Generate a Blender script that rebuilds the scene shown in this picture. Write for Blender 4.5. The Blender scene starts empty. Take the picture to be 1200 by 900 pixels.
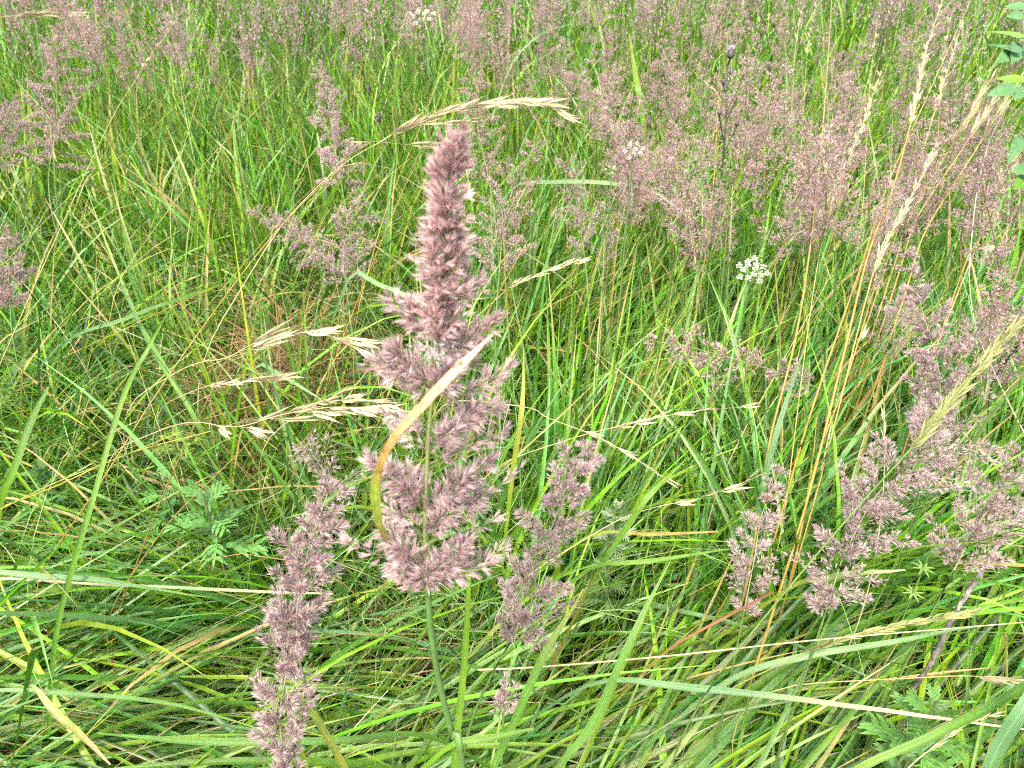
import bpy, math, numpy as np
from mathutils import Vector, Matrix, Euler
rad = math.radians
rng = np.random.default_rng(7)
S = bpy.context.scene
COL = S.collection

# ------------------------------------------------------------------ camera, sky, sun, exposure
CAM_Z, PITCH, FPX = 1.35, 33.0, 906.0          # focal length in pixels of a 1200 x 900 picture
cd = bpy.data.cameras.new('camera'); cam = bpy.data.objects.new('camera', cd); COL.objects.link(cam)
cam.location = (0, 0, CAM_Z); cam.rotation_euler = (rad(90 - PITCH), 0, 0)
cd.sensor_width = 36; cd.lens = 36 * FPX / 1200; cd.clip_start = 0.02; cd.clip_end = 500
cd.dof.use_dof = True; cd.dof.focus_distance = 1.0; cd.dof.aperture_fstop = 11.0
S.camera = cam

SUN_EL, SUN_AZ = 58.0, 200.0                     # high soft sun under thin cloud, behind the camera's left shoulder
w = bpy.data.worlds.new('World'); S.world = w; w.use_nodes = True
nt = w.node_tree; bg = nt.nodes['Background']
sky = nt.nodes.new('ShaderNodeTexSky'); sky.sky_type = 'NISHITA'; sky.sun_disc = False
sky.sun_elevation = rad(SUN_EL); sky.sun_rotation = rad(SUN_AZ)
sky.air_density = 1.0; sky.dust_density = 6.0; sky.ozone_density = 0.6
nt.links.new(sky.outputs[0], bg.inputs[0]); bg.inputs[1].default_value = 0.115
sl = bpy.data.lights.new('sun', 'SUN'); so = bpy.data.objects.new('sun', sl); COL.objects.link(so)
sl.energy = 1.5; sl.angle = rad(10); sl.color = (1, .96, .9)
sd = Vector((math.sin(rad(SUN_AZ)) * math.cos(rad(SUN_EL)), math.cos(rad(SUN_AZ)) * math.cos(rad(SUN_EL)), math.sin(rad(SUN_EL))))
so.rotation_euler = sd.to_track_quat('Z', 'Y').to_euler()
S.view_settings.view_transform = 'Standard'; S.view_settings.look = 'None'
S.view_settings.gamma = 1; S.view_settings.exposure = 2.05
S.cycles.max_bounces = 4; S.cycles.transmission_bounces = 3; S.cycles.diffuse_bounces = 3; S.cycles.use_denoising = False; S.cycles.use_adaptive_sampling = True; S.cycles.adaptive_threshold = .03; S.cycles.adaptive_min_samples = 24; S.cycles.glossy_bounces = 1; S.cycles.filter_width = 1.1

# ------------------------------------------------------------------ from a picture direction and a height to a place in the meadow
CP, SP = math.cos(rad(PITCH)), math.sin(rad(PITCH))
def P(px, py, d):
    u, v = (px - 600) / FPX, (450 - py) / FPX
    return np.array([u * d, d * (CP + v * SP), CAM_Z + d * (-SP + v * CP)])
def Pz(px, py, z):
    return P(px, py, (CAM_Z - z) / (SP - (450 - py) / FPX * CP))

# ------------------------------------------------------------------ materials
def _mat(name, rough, spec, transl, veins=False, noise=0.25, nscale=40, tcol=(1.25, 1.3, .7), bump=0.0, spots=(70, .68, (.24, .14, .05, 1))):
    m = bpy.data.materials.new(name); m.use_nodes = True
    t = m.node_tree; N, L = t.nodes, t.links
    pb = N['Principled BSDF']; out = N['Material Output']
    at = N.new('ShaderNodeVertexColor'); at.layer_name = 'Col'
    tc = N.new('ShaderNodeTexCoord'); nz = N.new('ShaderNodeTexNoise'); nz.inputs['Scale'].default_value = nscale
    nz.inputs['Detail'].default_value = 3
    L.new(tc.outputs['Object'], nz.inputs['Vector'])
    mr = N.new('ShaderNodeMapRange'); mr.inputs[1].default_value = .25; mr.inputs[2].default_value = .75
    mr.inputs[3].default_value = 1 - noise; mr.inputs[4].default_value = 1 + noise
    L.new(nz.outputs['Fac'], mr.inputs[0])
    mul = N.new('ShaderNodeVectorMath'); mul.operation = 'SCALE'
    L.new(at.outputs['Color'], mul.inputs[0]); L.new(mr.outputs[0], mul.inputs['Scale'])
    col = mul.outputs[0]
    if veins:      # alpha runs 0 on the midrib to 1 on the edges
        s1 = N.new('ShaderNodeMath'); s1.operation = 'MULTIPLY'; s1.inputs[1].default_value = 34
        L.new(at.outputs['Alpha'], s1.inputs[0])
        s2 = N.new('ShaderNodeMath'); s2.operation = 'SINE'; L.new(s1.outputs[0], s2.inputs[0])
        r2 = N.new('ShaderNodeMapRange'); r2.inputs[1].default_value = -1; r2.inputs[2].default_value = 1
        r2.inputs[3].default_value = .74; r2.inputs[4].default_value = 1.16
        L.new(s2.outputs[0], r2.inputs[0])
        m2 = N.new('ShaderNodeVectorMath'); m2.operation = 'SCALE'
        L.new(col, m2.inputs[0]); L.new(r2.outputs[0], m2.inputs['Scale']); col = m2.outputs[0]
        bp = N.new('ShaderNodeBump'); bp.inputs['Strength'].default_value = .25; bp.inputs['Distance'].default_value = .001
        L.new(s2.outputs[0], bp.inputs['Height']); L.new(bp.outputs[0], pb.inputs['Normal'])
        sp = N.new('ShaderNodeTexNoise'); sp.inputs['Scale'].default_value = spots[0]; sp.inputs['Detail'].default_value = 5
        mp = N.new('ShaderNodeMapping'); mp.inputs['Scale'].default_value = (1, 1, 1); L.new(tc.outputs['Object'], mp.inputs[0]); L.new(mp.outputs[0], sp.inputs['Vector'])
        rs = N.new('ShaderNodeMapRange'); rs.inputs[1].default_value = spots[1]; rs.inputs[2].default_value = spots[1] + .07; L.new(sp.outputs['Fac'], rs.inputs[0])
        ms = N.new('ShaderNodeMix'); ms.data_type = 'RGBA'; ms.inputs[7].default_value = spots[2]
        L.new(rs.outputs[0], ms.inputs[0]); L.new(col, ms.inputs[6])
        rib = N.new('ShaderNodeMapRange'); rib.inputs[1].default_value = .0; rib.inputs[2].default_value = .14; rib.inputs[3].default_value = 1.3; rib.inputs[4].default_value = 1
        L.new(at.outputs['Alpha'], rib.inputs[0])
        m3 = N.new('ShaderNodeVectorMath'); m3.operation = 'SCALE'; L.new(ms.outputs[2], m3.inputs[0]); L.new(rib.outputs[0], m3.inputs['Scale']); col = m3.outputs[0]
    elif bump:
        bp = N.new('ShaderNodeBump'); bp.inputs['Strength'].default_value = bump; bp.inputs['Distance'].default_value = .003
        L.new(nz.outputs['Fac'], bp.inputs['Height']); L.new(bp.outputs[0], pb.inputs['Normal'])
    L.new(col, pb.inputs['Base Color'])
    pb.inputs['Roughness'].default_value = rough; pb.inputs['Specular IOR Level'].default_value = spec
    if transl:
        tr = N.new('ShaderNodeBsdfTranslucent'); mx = N.new('ShaderNodeMixShader'); mx.inputs[0].default_value = transl
        tm = N.new('ShaderNodeVectorMath'); tm.operation = 'MULTIPLY'; tm.inputs[1].default_value = tcol
        L.new(col, tm.inputs[0]); L.new(tm.outputs[0], tr.inputs['Color'])
        L.new(pb.outputs[0], mx.inputs[1]); L.new(tr.outputs[0], mx.inputs[2]); L.new(mx.outputs[0], out.inputs['Surface'])
    return m
M_GRASS = _mat('meadow_grass', .4, .48, .34)
M_BLADE = _mat('broad_blade', .4, .48, .30, veins=True, noise=.18, nscale=25)
M_DEAD = _mat('dead_leaf', .7, .25, .2, veins=True, noise=.35, nscale=140, tcol=(1.1, 1, .7), spots=(160, .6, (.2, .09, .03, 1)))
M_STRAW = _mat('dry_straw', .6, .35, .25, tcol=(1.1, 1.0, .8), nscale=60)
M_PLUME = _mat('mauve_spikelets', .55, .35, .42, tcol=(1.15, .95, .95), nscale=90, noise=.3)
M_STEM = _mat('green_stem', .45, .4, 0, nscale=30, noise=.2)
M_LEAF = _mat('herb_leaf', .5, .4, .25, nscale=60)
M_PETAL = _mat('white_petal', .6, .3, .3, tcol=(1, 1, 1), nscale=80, noise=.08)
M_BARK = _mat('grey_bark', .9, .1, 0, nscale=120, noise=.5, bump=.8)
gm = bpy.data.materials.new('soil_and_litter'); gm.use_nodes = True
t = gm.node_tree; N, L = t.nodes, t.links; pb = N['Principled BSDF']
tc = N.new('ShaderNodeTexCoord'); n1 = N.new('ShaderNodeTexNoise'); n1.inputs['Scale'].default_value = 26; n1.inputs['Detail'].default_value = 8
n2 = N.new('ShaderNodeTexNoise'); n2.inputs['Scale'].default_value = 2.2
for n in (n1, n2): L.new(tc.outputs['Object'], n.inputs['Vector'])
cr = N.new('ShaderNodeValToRGB'); cr.color_ramp.elements[0].color = (.018, .013, .008, 1); cr.color_ramp.elements[1].color = (.14, .095, .05, 1)
cr.color_ramp.elements[0].position = .35; cr.color_ramp.elements[1].position = .75
c2 = N.new('ShaderNodeValToRGB'); c2.color_ramp.elements[0].color = (.03, .045, .012, 1); c2.color_ramp.elements[1].color = (.07, .05, .025, 1)
mx = N.new('ShaderNodeMix'); mx.data_type = 'RGBA'
L.new(n1.outputs['Fac'], cr.inputs[0]); L.new(n2.outputs['Fac'], c2.inputs[0]); L.new(n2.outputs['Fac'], mx.inputs[0])
L.new(cr.outputs[0], mx.inputs[6]); L.new(c2.outputs[0], mx.inputs[7]); L.new(mx.outputs[2], pb.inputs['Base Color'])
bp = N.new('ShaderNodeBump'); bp.inputs['Distance'].default_value = .02; L.new(n1.outputs['Fac'], bp.inputs['Height']); L.new(bp.outputs[0], pb.inputs['Normal'])
pb.inputs['Roughness'].default_value = .95

# ------------------------------------------------------------------ mesh building
class MB:
    """collects quads with a colour for each vertex (alpha = distance from a blade's midrib)"""
    def __init__(s): s.v, s.f, s.c, s.n = [], [], [], 0
    def add(s, v, f, c):
        v = np.asarray(v, np.float32).reshape(-1, 3); f = np.asarray(f, np.int32).reshape(-1, 4)
        c = np.asarray(c, np.float32)
        if c.shape[-1] == 3: c = np.concatenate([c, np.ones(c.shape[:-1] + (1,), np.float32)], -1)
        c = np.broadcast_to(c.reshape(-1, 4), (len(v), 4)) if c.size == 4 else c.reshape(-1, 4)
        s.v.append(v); s.f.append(f + s.n); s.c.append(c); s.n += len(v)
    def mesh(s, name, mat, off=(0, 0, 0), smooth=True):
        v = np.concatenate(s.v) - np.asarray(off, np.float32); f = np.concatenate(s.f); c = np.concatenate(s.c)
        me = bpy.data.meshes.new(name)
        me.vertices.add(len(v)); me.vertices.foreach_set('co', v.ravel())
        me.loops.add(f.size); me.loops.foreach_set('vertex_index', f.ravel())
        me.polygons.add(len(f)); me.polygons.foreach_set('loop_start', np.arange(0, f.size, 4, dtype=np.int32))
        me.polygons.foreach_set('loop_total', np.full(len(f), 4, np.int32))
        if smooth: me.polygons.foreach_set('use_smooth', np.ones(len(f), bool))
        me.update(calc_edges=True)
        a = me.color_attributes.new('Col', 'FLOAT_COLOR', 'POINT'); a.data.foreach_set('color', np.ascontiguousarray(c).ravel())
        me.materials.append(mat)
        return me
    def build(s, name, mat, parent=None, off=None, smooth=True):
        if off is None: off = parent.location if parent else (0, 0, 0)
        o = bpy.data.objects.new(name, s.mesh(name, mat, off, smooth)); COL.objects.link(o)
        if parent: o.parent = parent
        return o
def tag(o, label=None, cat=None, group=None, kind=None):
    for k, v in (('label', label), ('category', cat), ('group', group), ('kind', kind)):
        if v: o[k] = v
    return o
def thing(name, label, cat, loc, group=None):
    o = bpy.data.objects.new(name, None); COL.objects.link(o); o.location = [float(q) for q in loc]
    o.empty_display_size = .02
    return tag(o, label, cat, group)
def unit(v): return v / np.maximum(np.linalg.norm(v, axis=-1, keepdims=True), 1e-9)
def lerp(a, b, t): return np.asarray(a) + (np.asarray(b) - np.asarray(a)) * t
def smooth_path(pts, n=16):
    """Catmull-Rom through the points"""
    p = np.asarray(pts, float)
    if len(p) == 2: return p[0] + (p[1] - p[0]) * np.linspace(0, 1, n)[:, None]
    q = np.vstack([2 * p[0] - p[1], p, 2 * p[-1] - p[-2]])
    u = np.linspace(0, len(p) - 1 - 1e-6, n); i = u.astype(int); f = (u - i)[:, None]
    a, b, c, d = q[i], q[i + 1], q[i + 2], q[i + 3]
    return .5 * (2 * b + (c - a) * f + (2 * a - 5 * b + 4 * c - d) * f ** 2 + (3 * b - a - 3 * c + d) * f ** 3)
def perp(d):
    h = np.where(np.abs(d[..., 2:3]) > .9, np.array([1., 0, 0]), np.array([0, 0, 1.]))
    a = unit(np.cross(d, h)); return a, np.cross(d, a)
def tube(mb, path, r, col, k=5):
    path = np.asarray(path, float); n = len(path)
    d = unit(np.gradient(path, axis=0)); a, b = perp(d)
    r = np.broadcast_to(np.asarray(r, float), (n,))
    th = np.arange(k) / k * 2 * np.pi
    v = path[:, None] + r[:, None, None] * (np.cos(th)[None, :, None] * a[:, None] + np.sin(th)[None, :, None] * b[:, None])
    i, j = np.meshgrid(np.arange(n - 1), np.arange(k), indexing='ij'); j2 = (j + 1) % k
    f = np.stack([i * k + j, i * k + j2, (i + 1) * k + j2, (i + 1) * k + j], -1)
    c = np.asarray(col, float)
    if c.ndim == 1: c = np.broadcast_to(c, (n, 3))
    mb.add(v, f, np.repeat(c[:, None], k, 1))
def ribbon(mb, path, wid, col, facing=None, fold=.25, twist=0.0):
    """a blade along a path: left edge, midrib, right edge; facing = direction its face looks to"""
    path = np.asarray(path, float); n = len(path); d = unit(np.gradient(path, axis=0))
    up = np.array([0, 0, 1.]) if facing is None else np.asarray(facing, float)
    side = unit(np.cross(d, np.broadcast_to(up, d.shape))); nrm = np.cross(side, d)
    tw = np.linspace(0, twist, n)[:, None]
    side, nrm = side * np.cos(tw) + nrm * np.sin(tw), nrm * np.cos(tw) - side * np.sin(tw)
    wid = np.broadcast_to(np.asarray(wid, float), (n,))[:, None]
    v = np.stack([path - side * wid / 2 + nrm * wid * fold, path, path + side * wid / 2 + nrm * wid * fold], 1)
    i = np.arange(n - 1) * 3
    f = np.concatenate([np.stack([i, i + 1, i + 4, i + 3], -1), np.stack([i + 1, i + 2, i + 5, i + 4], -1)])
    c = np.asarray(col, float); c = np.broadcast_to(c, (n, 3)) if c.ndim == 1 else c
    c = np.repeat(c[:, None], 3, 1); al = np.broadcast_to(np.array([1., 0, 1.])[None, :, None], (n, 3, 1))
    mb.add(v, f, np.concatenate([c, al], -1))
def kites(mb, p, d, L, W, c0, c1, crossed=True, r=rng):
    """pointed scales: base, two shoulders, tip; crossed pairs have volume from every side"""
    p = np.asarray(p, float); n = len(p); d = unit(np.asarray(d, float)); a, b = perp(d)
    ph = r.uniform(0, 6.28, (n, 1)); a, b = a * np.cos(ph) + b * np.sin(ph), b * np.cos(ph) - a * np.sin(ph)
    L = np.broadcast_to(L, (n,))[:, None]; W = np.broadcast_to(W, (n,))[:, None]
    c0 = np.broadcast_to(c0, (n, 3)); c1 = np.broadcast_to(c1, (n, 3)); cm = (c0 + c1) / 2
    for s in ((a, b) if crossed else (a,)):
        v = np.stack([p, p + d * L * .38 - s * W / 2, p + d * L, p + d * L * .38 + s * W / 2], 1)
        mb.add(v, np.arange(4 * n).reshape(n, 4), np.stack([c0, cm, c1, cm], 1))

# ------------------------------------------------------------------ colours (linear albedo)
GREENS = np.array([[.075, .19, .014], [.11, .235, .014], [.05, .15, .014], [.085, .20, .06], [.15, .26, .016], [.06, .17, .03], [.12, .22, .012]]) * [1.13, 1.16, 1.05]
PALE = np.array([[.17, .31, .08], [.21, .33, .11], [.13, .27, .07]])
STRAW = np.array([[.52, .43, .22], [.45, .36, .18], [.60, .53, .33], [.36, .27, .11]])
BROWN = np.array([[.23, .12, .045], [.30, .17, .06], [.15, .085, .04]])
MAUVE = np.array([.345, .232, .238]); MAUVE_TIP = np.array([.54, .445, .435])

# ------------------------------------------------------------------ ground
mb = MB()
gx = np.concatenate([[-80, -30, -12], np.linspace(-6, 6, 41), [12, 30, 80]]); gy = np.concatenate([[-60, -20, -6], np.linspace(-2, 9, 41), [15, 40, 120]])
X, Y = np.meshgrid(gx, gy, indexing='ij'); Z = .025 * np.sin(X * 2.1 + 1) * np.cos(Y * 1.7) - .03
nx, ny = X.shape; i, j = np.meshgrid(np.arange(nx - 1), np.arange(ny - 1), indexing='ij')
mb.add(np.stack([X, Y, Z], -1), np.stack([i * ny + j, (i + 1) * ny + j, (i + 1) * ny + j + 1, i * ny + j + 1], -1), (.1, .08, .05))
tag(mb.build('ground', gm), kind='structure')

# ------------------------------------------------------------------ grass as a mass
def blades(mb, x, y, az, L, wid, th0, th1, pw, c, n=6, fold=True, curl=None, tipdry=None, twist=None, z0=None):
    N_ = len(x); s = np.linspace(0, 1, n + 1)
    bc = lambda q: np.broadcast_to(np.asarray(q, float), (N_,))[:, None]
    th = bc(th0) + (bc(th1) - bc(th0)) * s[None] ** bc(pw)
    A = bc(az) + (bc(curl) * s[None] if curl is not None else 0)
    d = np.stack([np.sin(th) * np.cos(A), np.sin(th) * np.sin(A), np.cos(th)], -1)
    st = (d[:, 1:] + d[:, :-1]) / 2 * (bc(L) / n)[..., None]
    p = np.concatenate([np.zeros((N_, 1, 3)), np.cumsum(st, 1)], 1)
    p[..., 0] += bc(x); p[..., 1] += bc(y); p[..., 2] += bc(z0) if z0 is not None else -.02
    p[..., 2] = np.maximum(p[..., 2], .0 + .05 * (bc(L)))
    side = np.stack([-np.sin(A), np.cos(A), np.zeros_like(A)], -1); nrm = np.cross(d, side)
    tw = (bc(twist) * s[None])[..., None] if twist is not None else rng.normal(0, .5, (N_, 1, 1)) + rng.normal(0, .9, (N_, 1, 1)) * s[None, :, None]
    side, nrm = side * np.cos(tw) + nrm * np.sin(tw), nrm * np.cos(tw) - side * np.sin(tw)
    wp = (bc(wid) * (np.clip(.45 + s * 3, 0, 1) * (1 - s ** 2.6) + .03)[None])[..., None]
    cc = np.repeat(c[:, None], n + 1, 1)
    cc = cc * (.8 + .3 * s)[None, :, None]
    if tipdry is not None:
        tdm = np.clip((s[None] - (1 - bc(tipdry))) / .18, 0, 1)[..., None]
        cc = cc * (1 - tdm) + np.array([.42, .30, .12]) * tdm
    if fold:
        v = np.stack([p - side * wp / 2 + nrm * wp * .2, p, p + side * wp / 2 + nrm * wp * .2], 2); k = 3
        al = np.array([1., 0, 1])
    else:
        v = np.stack([p - side * wp / 2, p + side * wp / 2], 2); k = 2; al = np.array([1., 1])
    cc = np.repeat(cc[:, :, None], k, 2); cc = np.concatenate([cc, np.broadcast_to(al[None, None, :, None], cc.shape[:3] + (1,))], -1)
    i = (np.arange(N_)[:, None] * (n + 1) + np.arange(n)[None]).ravel() * k
    f = [np.stack([i + q, i + q + 1, i + q + 1 + k, i + q + k], -1) for q in range(k - 1)]
    mb.add(v, np.concatenate(f), cc)
def pick(pal, n, jit=.16):
    c = pal[rng.integers(0, len(pal), n)]; c = c * rng.uniform(.5, 1.45, (n, 1)) * rng.normal(1, jit * .5, (n, 3)).clip(.6, 1.4)
    return c.clip(.004, .8)
def scatter(n, x0, x1, y0, y1, clump=0):
    if not clump: return rng.uniform(x0, x1, n), rng.uniform(y0, y1, n)
    cx, cy = rng.uniform(x0, x1, clump), rng.uniform(y0, y1, clump); k = rng.integers(0, clump, n)
    return cx[k] + rng.normal(0, .05, n), cy[k] + rng.normal(0, .05, n)
def wedge(n, y0, y1, clump=0, margin=1.0):
    """points over the ground the camera looks at, widening with distance"""
    y = np.sqrt(rng.uniform(y0 ** 2, y1 ** 2, n)) if not clump else None
    if clump:
        cy = np.sqrt(rng.uniform(y0 ** 2, y1 ** 2, clump)); cx = rng.uniform(-1, 1, clump) * (cy * .78 + margin); k = rng.integers(0, clump, n)
        return cx[k] + rng.normal(0, .06, n), cy[k] + rng.normal(0, .06, n)
    return rng.uniform(-1, 1, n) * (y * .78 + margin), y
TAU = 2 * math.pi
def clumps(n, x0, x1, y0, y1, nc, az, azs, b0, b1, sp=.04):
    """blades in tufts: every tuft has its own direction, bend and tint"""
    cx, cy = rng.uniform(x0, x1, nc), rng.uniform(y0, y1, nc); k = rng.integers(0, nc, n)
    ca = np.broadcast_to(az(cx, cy) if callable(az) else az, (nc,)) + rng.normal(0, azs, nc); cb = rng.uniform(b0, b1, nc); ct = rng.uniform(.75, 1.3, (nc, 1)) * rng.normal(1, .07, (nc, 3))
    return cx[k] + rng.normal(0, sp, n), cy[k] + rng.normal(0, sp, n), ca[k] + rng.normal(0, .28, n), cb[k] + rng.normal(0, .18, n), ct[k]
U = rng.uniform

# fallen litter on the soil
mb = MB(); n = 9000; x, y = wedge(n, .3, 4.5, margin=.5)
blades(mb, x, y, U(0, TAU, n), U(.12, .4, n), U(.0015, .004, n), U(1.2, 1.6, n), U(1.4, 1.75, n), 1.0, np.where(U(0, 1, (n, 1)) < .55, pick(BROWN, n), pick(STRAW, n) * .7), n=4, fold=False, curl=U(-1.2, 1.2, n), z0=U(.0, .10, n))
tag(mb.build('dead_grass_litter', M_STRAW), 'brown and straw litter lying under the green meadow grass', 'litter', kind='stuff')

# foreground: lodged layers under the broad blades
mb = MB(); n = 3000
x, y, az, th, tint = clumps(n, -1.4, 1.4, .1, 1.25, 240, lambda a, b: np.where(a > .05 + U(-.2, .2, len(a)), rad(36), np.where(U(0, 1, len(a)) < .5, rad(10), rad(186))), .2, 1.45, 1.85, .05)
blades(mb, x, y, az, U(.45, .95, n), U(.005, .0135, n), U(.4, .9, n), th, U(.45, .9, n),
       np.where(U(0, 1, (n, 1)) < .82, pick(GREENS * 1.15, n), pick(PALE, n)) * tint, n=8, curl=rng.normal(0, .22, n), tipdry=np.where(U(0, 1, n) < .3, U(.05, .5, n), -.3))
tag(mb.build('lodged_green_grass', M_GRASS), 'green grass laid over sideways across the near ground', 'grass', kind='stuff')
mb = MB(); n = 2400; x = U(-1.2, 1.2, n) - .15; y = U(.2, 1.15, n)
blades(mb, x, y, rng.normal(rad(35), .5, n) + np.where(U(0, 1, n) < .3, np.pi * .8, 0), U(.3, .7, n), U(.0012, .003, n), U(.6, 1.1, n), U(1.4, 1.75, n), U(.4, .8, n),
       np.where(U(0, 1, (n, 1)) < .8, pick(STRAW, n), pick(BROWN, n)), n=6, fold=False, curl=rng.normal(0, .4, n))
tag(mb.build('lodged_dry_grass', M_STRAW), 'thin straw coloured dry stalks matted among the near green blades', 'dry grass', kind='stuff')

# middle ground: left tangle and right upright sward
mb = MB()
n = 3600; x, y, az, th, tint = clumps(n, -1.9, .05, .95, 2.4, 210, lambda a, b: U(0, TAU, len(a)), .3, .5, 2.1)
pc = Pz(345, 440, .32); worn = np.hypot(x - pc[0], y - pc[1]) < .24      # a worn patch where dead grass shows
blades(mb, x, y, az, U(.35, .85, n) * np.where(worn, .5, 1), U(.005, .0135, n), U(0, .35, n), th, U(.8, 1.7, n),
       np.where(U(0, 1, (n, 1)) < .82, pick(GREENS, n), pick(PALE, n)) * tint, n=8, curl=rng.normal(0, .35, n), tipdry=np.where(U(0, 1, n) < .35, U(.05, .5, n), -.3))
n = 4200; x, y, az, th, tint = clumps(n, -.15, 2.0, .9, 2.4, 230, rad(45), .8, .25, 1.5)
blades(mb, x, y, az, U(.35, .85, n), U(.005, .0135, n), U(0, .25, n), th, U(1, 2.0, n),
       np.where(U(0, 1, (n, 1)) < .88, pick(GREENS, n), pick(PALE, n)) * tint, n=8, curl=rng.normal(0, .25, n), tipdry=np.where(U(0, 1, n) < .25, U(.05, .5, n), -.3))
n = 2200; x, y = U(-1.8, 1.9, n), U(.9, 2.3, n)
blades(mb, x, y, U(0, TAU, n), U(.3, .7, n), U(.002, .005, n), U(0, .4, n), U(.3, 2.0, n), U(.9, 2, n), pick(GREENS, n), n=6, fold=False, curl=rng.normal(0, .5, n))
n = 6000; x, y = U(-1.8, 1.9, n), U(.85, 2.3, n)          # fine curly undergrowth
blades(mb, x, y, U(0, TAU, n), U(.15, .45, n), U(.001, .0022, n), U(.1, .9, n), U(1, 2.4, n), U(.7, 1.6, n),
       np.where(U(0, 1, (n, 1)) < .55, pick(GREENS, n), pick(PALE * [1.3, 1.15, 1.1], n)), n=6, fold=False, curl=rng.normal(0, 1.0, n), z0=U(.05, .36, n))
tag(mb.build('meadow_grass', M_GRASS), 'upright tangled green meadow grass behind the big plume', 'grass', kind='stuff')
mb = MB()
def thatch(px, py, z, rx, ry, n, pal, zz=.3):
    c = Pz(px, py, z); x = rng.normal(c[0], rx, n); y = rng.normal(c[1], ry, n)
    blades(mb, x, y, U(0, TAU, n), U(.12, .4, n), U(.001, .0035, n), U(.3, 1.3, n), U(1.0, 2.4, n), U(.6, 1.5, n), pick(pal, n), n=6, fold=False, curl=rng.normal(0, 1.2, n), z0=U(.02, zz, n))
thatch(345, 440, .34, .09, .11, 1000, BROWN * [1.0, 1.05, 1.15], .40); thatch(330, 440, .3, .14, .16, 330, STRAW, .36)
thatch(260, 330, .25, .2, .18, 350, STRAW, .32); thatch(180, 230, .25, .25, .2, 300, BROWN, .3); thatch(450, 300, .25, .2, .2, 250, BROWN * 1.3, .3)
x, y = wedge(1700, .9, 3.0, margin=.4); n = 1700
blades(mb, x, y, U(0, TAU, n), U(.3, .75, n), U(.001, .0028, n), U(0, .6, n), U(.3, 2.1, n), U(.8, 2, n), np.where(U(0, 1, (n, 1)) < .8, pick(STRAW, n), pick(BROWN, n) * 1.4), n=6, fold=False, curl=rng.normal(0, .5, n))
tag(mb.build('dry_grass_tangle', M_STRAW), 'rusty and straw coloured dead grass tangled through the green sward', 'dry grass', kind='stuff')

# far sward
mb = MB()
n = 14000; x, y = wedge(n, 2.1, 4.2, clump=700, margin=.6)
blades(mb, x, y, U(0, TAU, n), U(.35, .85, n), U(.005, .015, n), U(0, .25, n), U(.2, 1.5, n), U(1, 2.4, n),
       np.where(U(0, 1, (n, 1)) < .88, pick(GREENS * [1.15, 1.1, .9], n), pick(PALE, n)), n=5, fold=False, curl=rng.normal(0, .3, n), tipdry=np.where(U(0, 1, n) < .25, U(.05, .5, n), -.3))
n = 16000; x, y = wedge(n, 4.0, 10, clump=900, margin=1.5)
blades(mb, x, y, U(0, TAU, n), U(.45, .95, n), U(.009, .02, n), U(0, .25, n), U(.2, 1.3, n), U(1, 2.4, n), pick(GREENS * [1.15, 1.1, .9], n), n=4, fold=False)
tag(mb.build('far_meadow_grass', M_GRASS), 'bright upright grass of the far meadow between the plumes', 'grass', kind='stuff')

# ------------------------------------------------------------------ broad blades of the near tussocks (each blade a part)
def blade_proto(kind, k):
    mb = MB(); L_ = 1.0
    th0, th1, pw = (U(.15, .6), U(1.55, 1.95), U(.4, .75)) if kind == 'lodged' else (U(.1, .35), U(.7, 1.7), U(.8, 1.6))
    c = (pick(GREENS * 1.12, 1) if U() < .7 else pick(PALE, 1))
    blades(mb, np.zeros(1), np.zeros(1), np.zeros(1), np.ones(1), np.array([U(.0105, .0185)]), th0, th1, pw, c, n=12,
           curl=np.array([rng.normal(0, .3)]), tipdry=np.array([U(.03, .3) if U() < .45 else -.3]), z0=np.zeros(1), twist=np.array([rng.normal(0, .8)]))
    return mb.mesh('blade', M_BLADE)
PROTO = {k: [blade_proto(k, i) for i in range(22)] for k in ('lodged', 'arching')}
def tussock(px, py, z, n, azd, spread, kind, lo, hi, label, group, two=False, sx=.16, sy=.10):
    c = Pz(px, py, z); c = np.array([c[0], c[1], 0.])
    # stand the roots so that the blades' middles lie where the tuft shows
    back = np.array([math.cos(rad(azd)), math.sin(rad(azd)), 0]) * (0 if two else (.42 if kind == 'lodged' else .15)) * (lo + hi) / 2
    root = c - back
    t = thing('grass_tussock', label, 'grass', root, group)
    for q in range(n):
        o = bpy.data.objects.new('blade', PROTO[kind][rng.integers(0, 22)]); COL.objects.link(o); o.parent = t
        a = rad(azd) + rng.normal(0, rad(spread)) + (math.pi if two and U() < .5 else 0)
        s = U(lo, hi)
        off = np.array([rng.normal(0, sx), rng.normal(0, sy), -.01])
        if two: off[:2] -= np.array([math.cos(a), math.sin(a)]) * .42 * s
        o.location = off; o.rotation_euler = (rng.normal(0, .06), rng.normal(0, .06), a); o.scale = (s, s * U(.75, 1.05), s)
G1 = 'broad bladed grass tussocks laid over in the foreground'
G2 = 'broad bladed grass tussocks standing in the middle distance'
tussock(120, 860, .25, 27, 4, 10, 'lodged', .55, .9, 'flattened broad green blades filling the bottom left corner', G1, True)
tussock(130, 770, .25, 24, 8, 14, 'lodged', .55, .85, 'flattened green blades left of the lower left plume, above the corner', G1, True)
tussock(60, 690, .25, 18, 6, 14, 'lodged', .5, .8, 'pale horizontal blades at the left edge under the tall slanting leaf', G1, True)
tussock(330, 830, .25, 21, 5, 14, 'lodged', .5, .85, 'lodged green blades running behind the foot of the lower left plume', G1, True)
tussock(480, 850, .25, 21, 48, 20, 'lodged', .5, .8, 'green blades leaning up right around the big plume stem', G1)
tussock(470, 740, .25, 16, 6, 16, 'lodged', .5, .8, 'lodged blades directly under the big plume head', G1, True)
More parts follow.
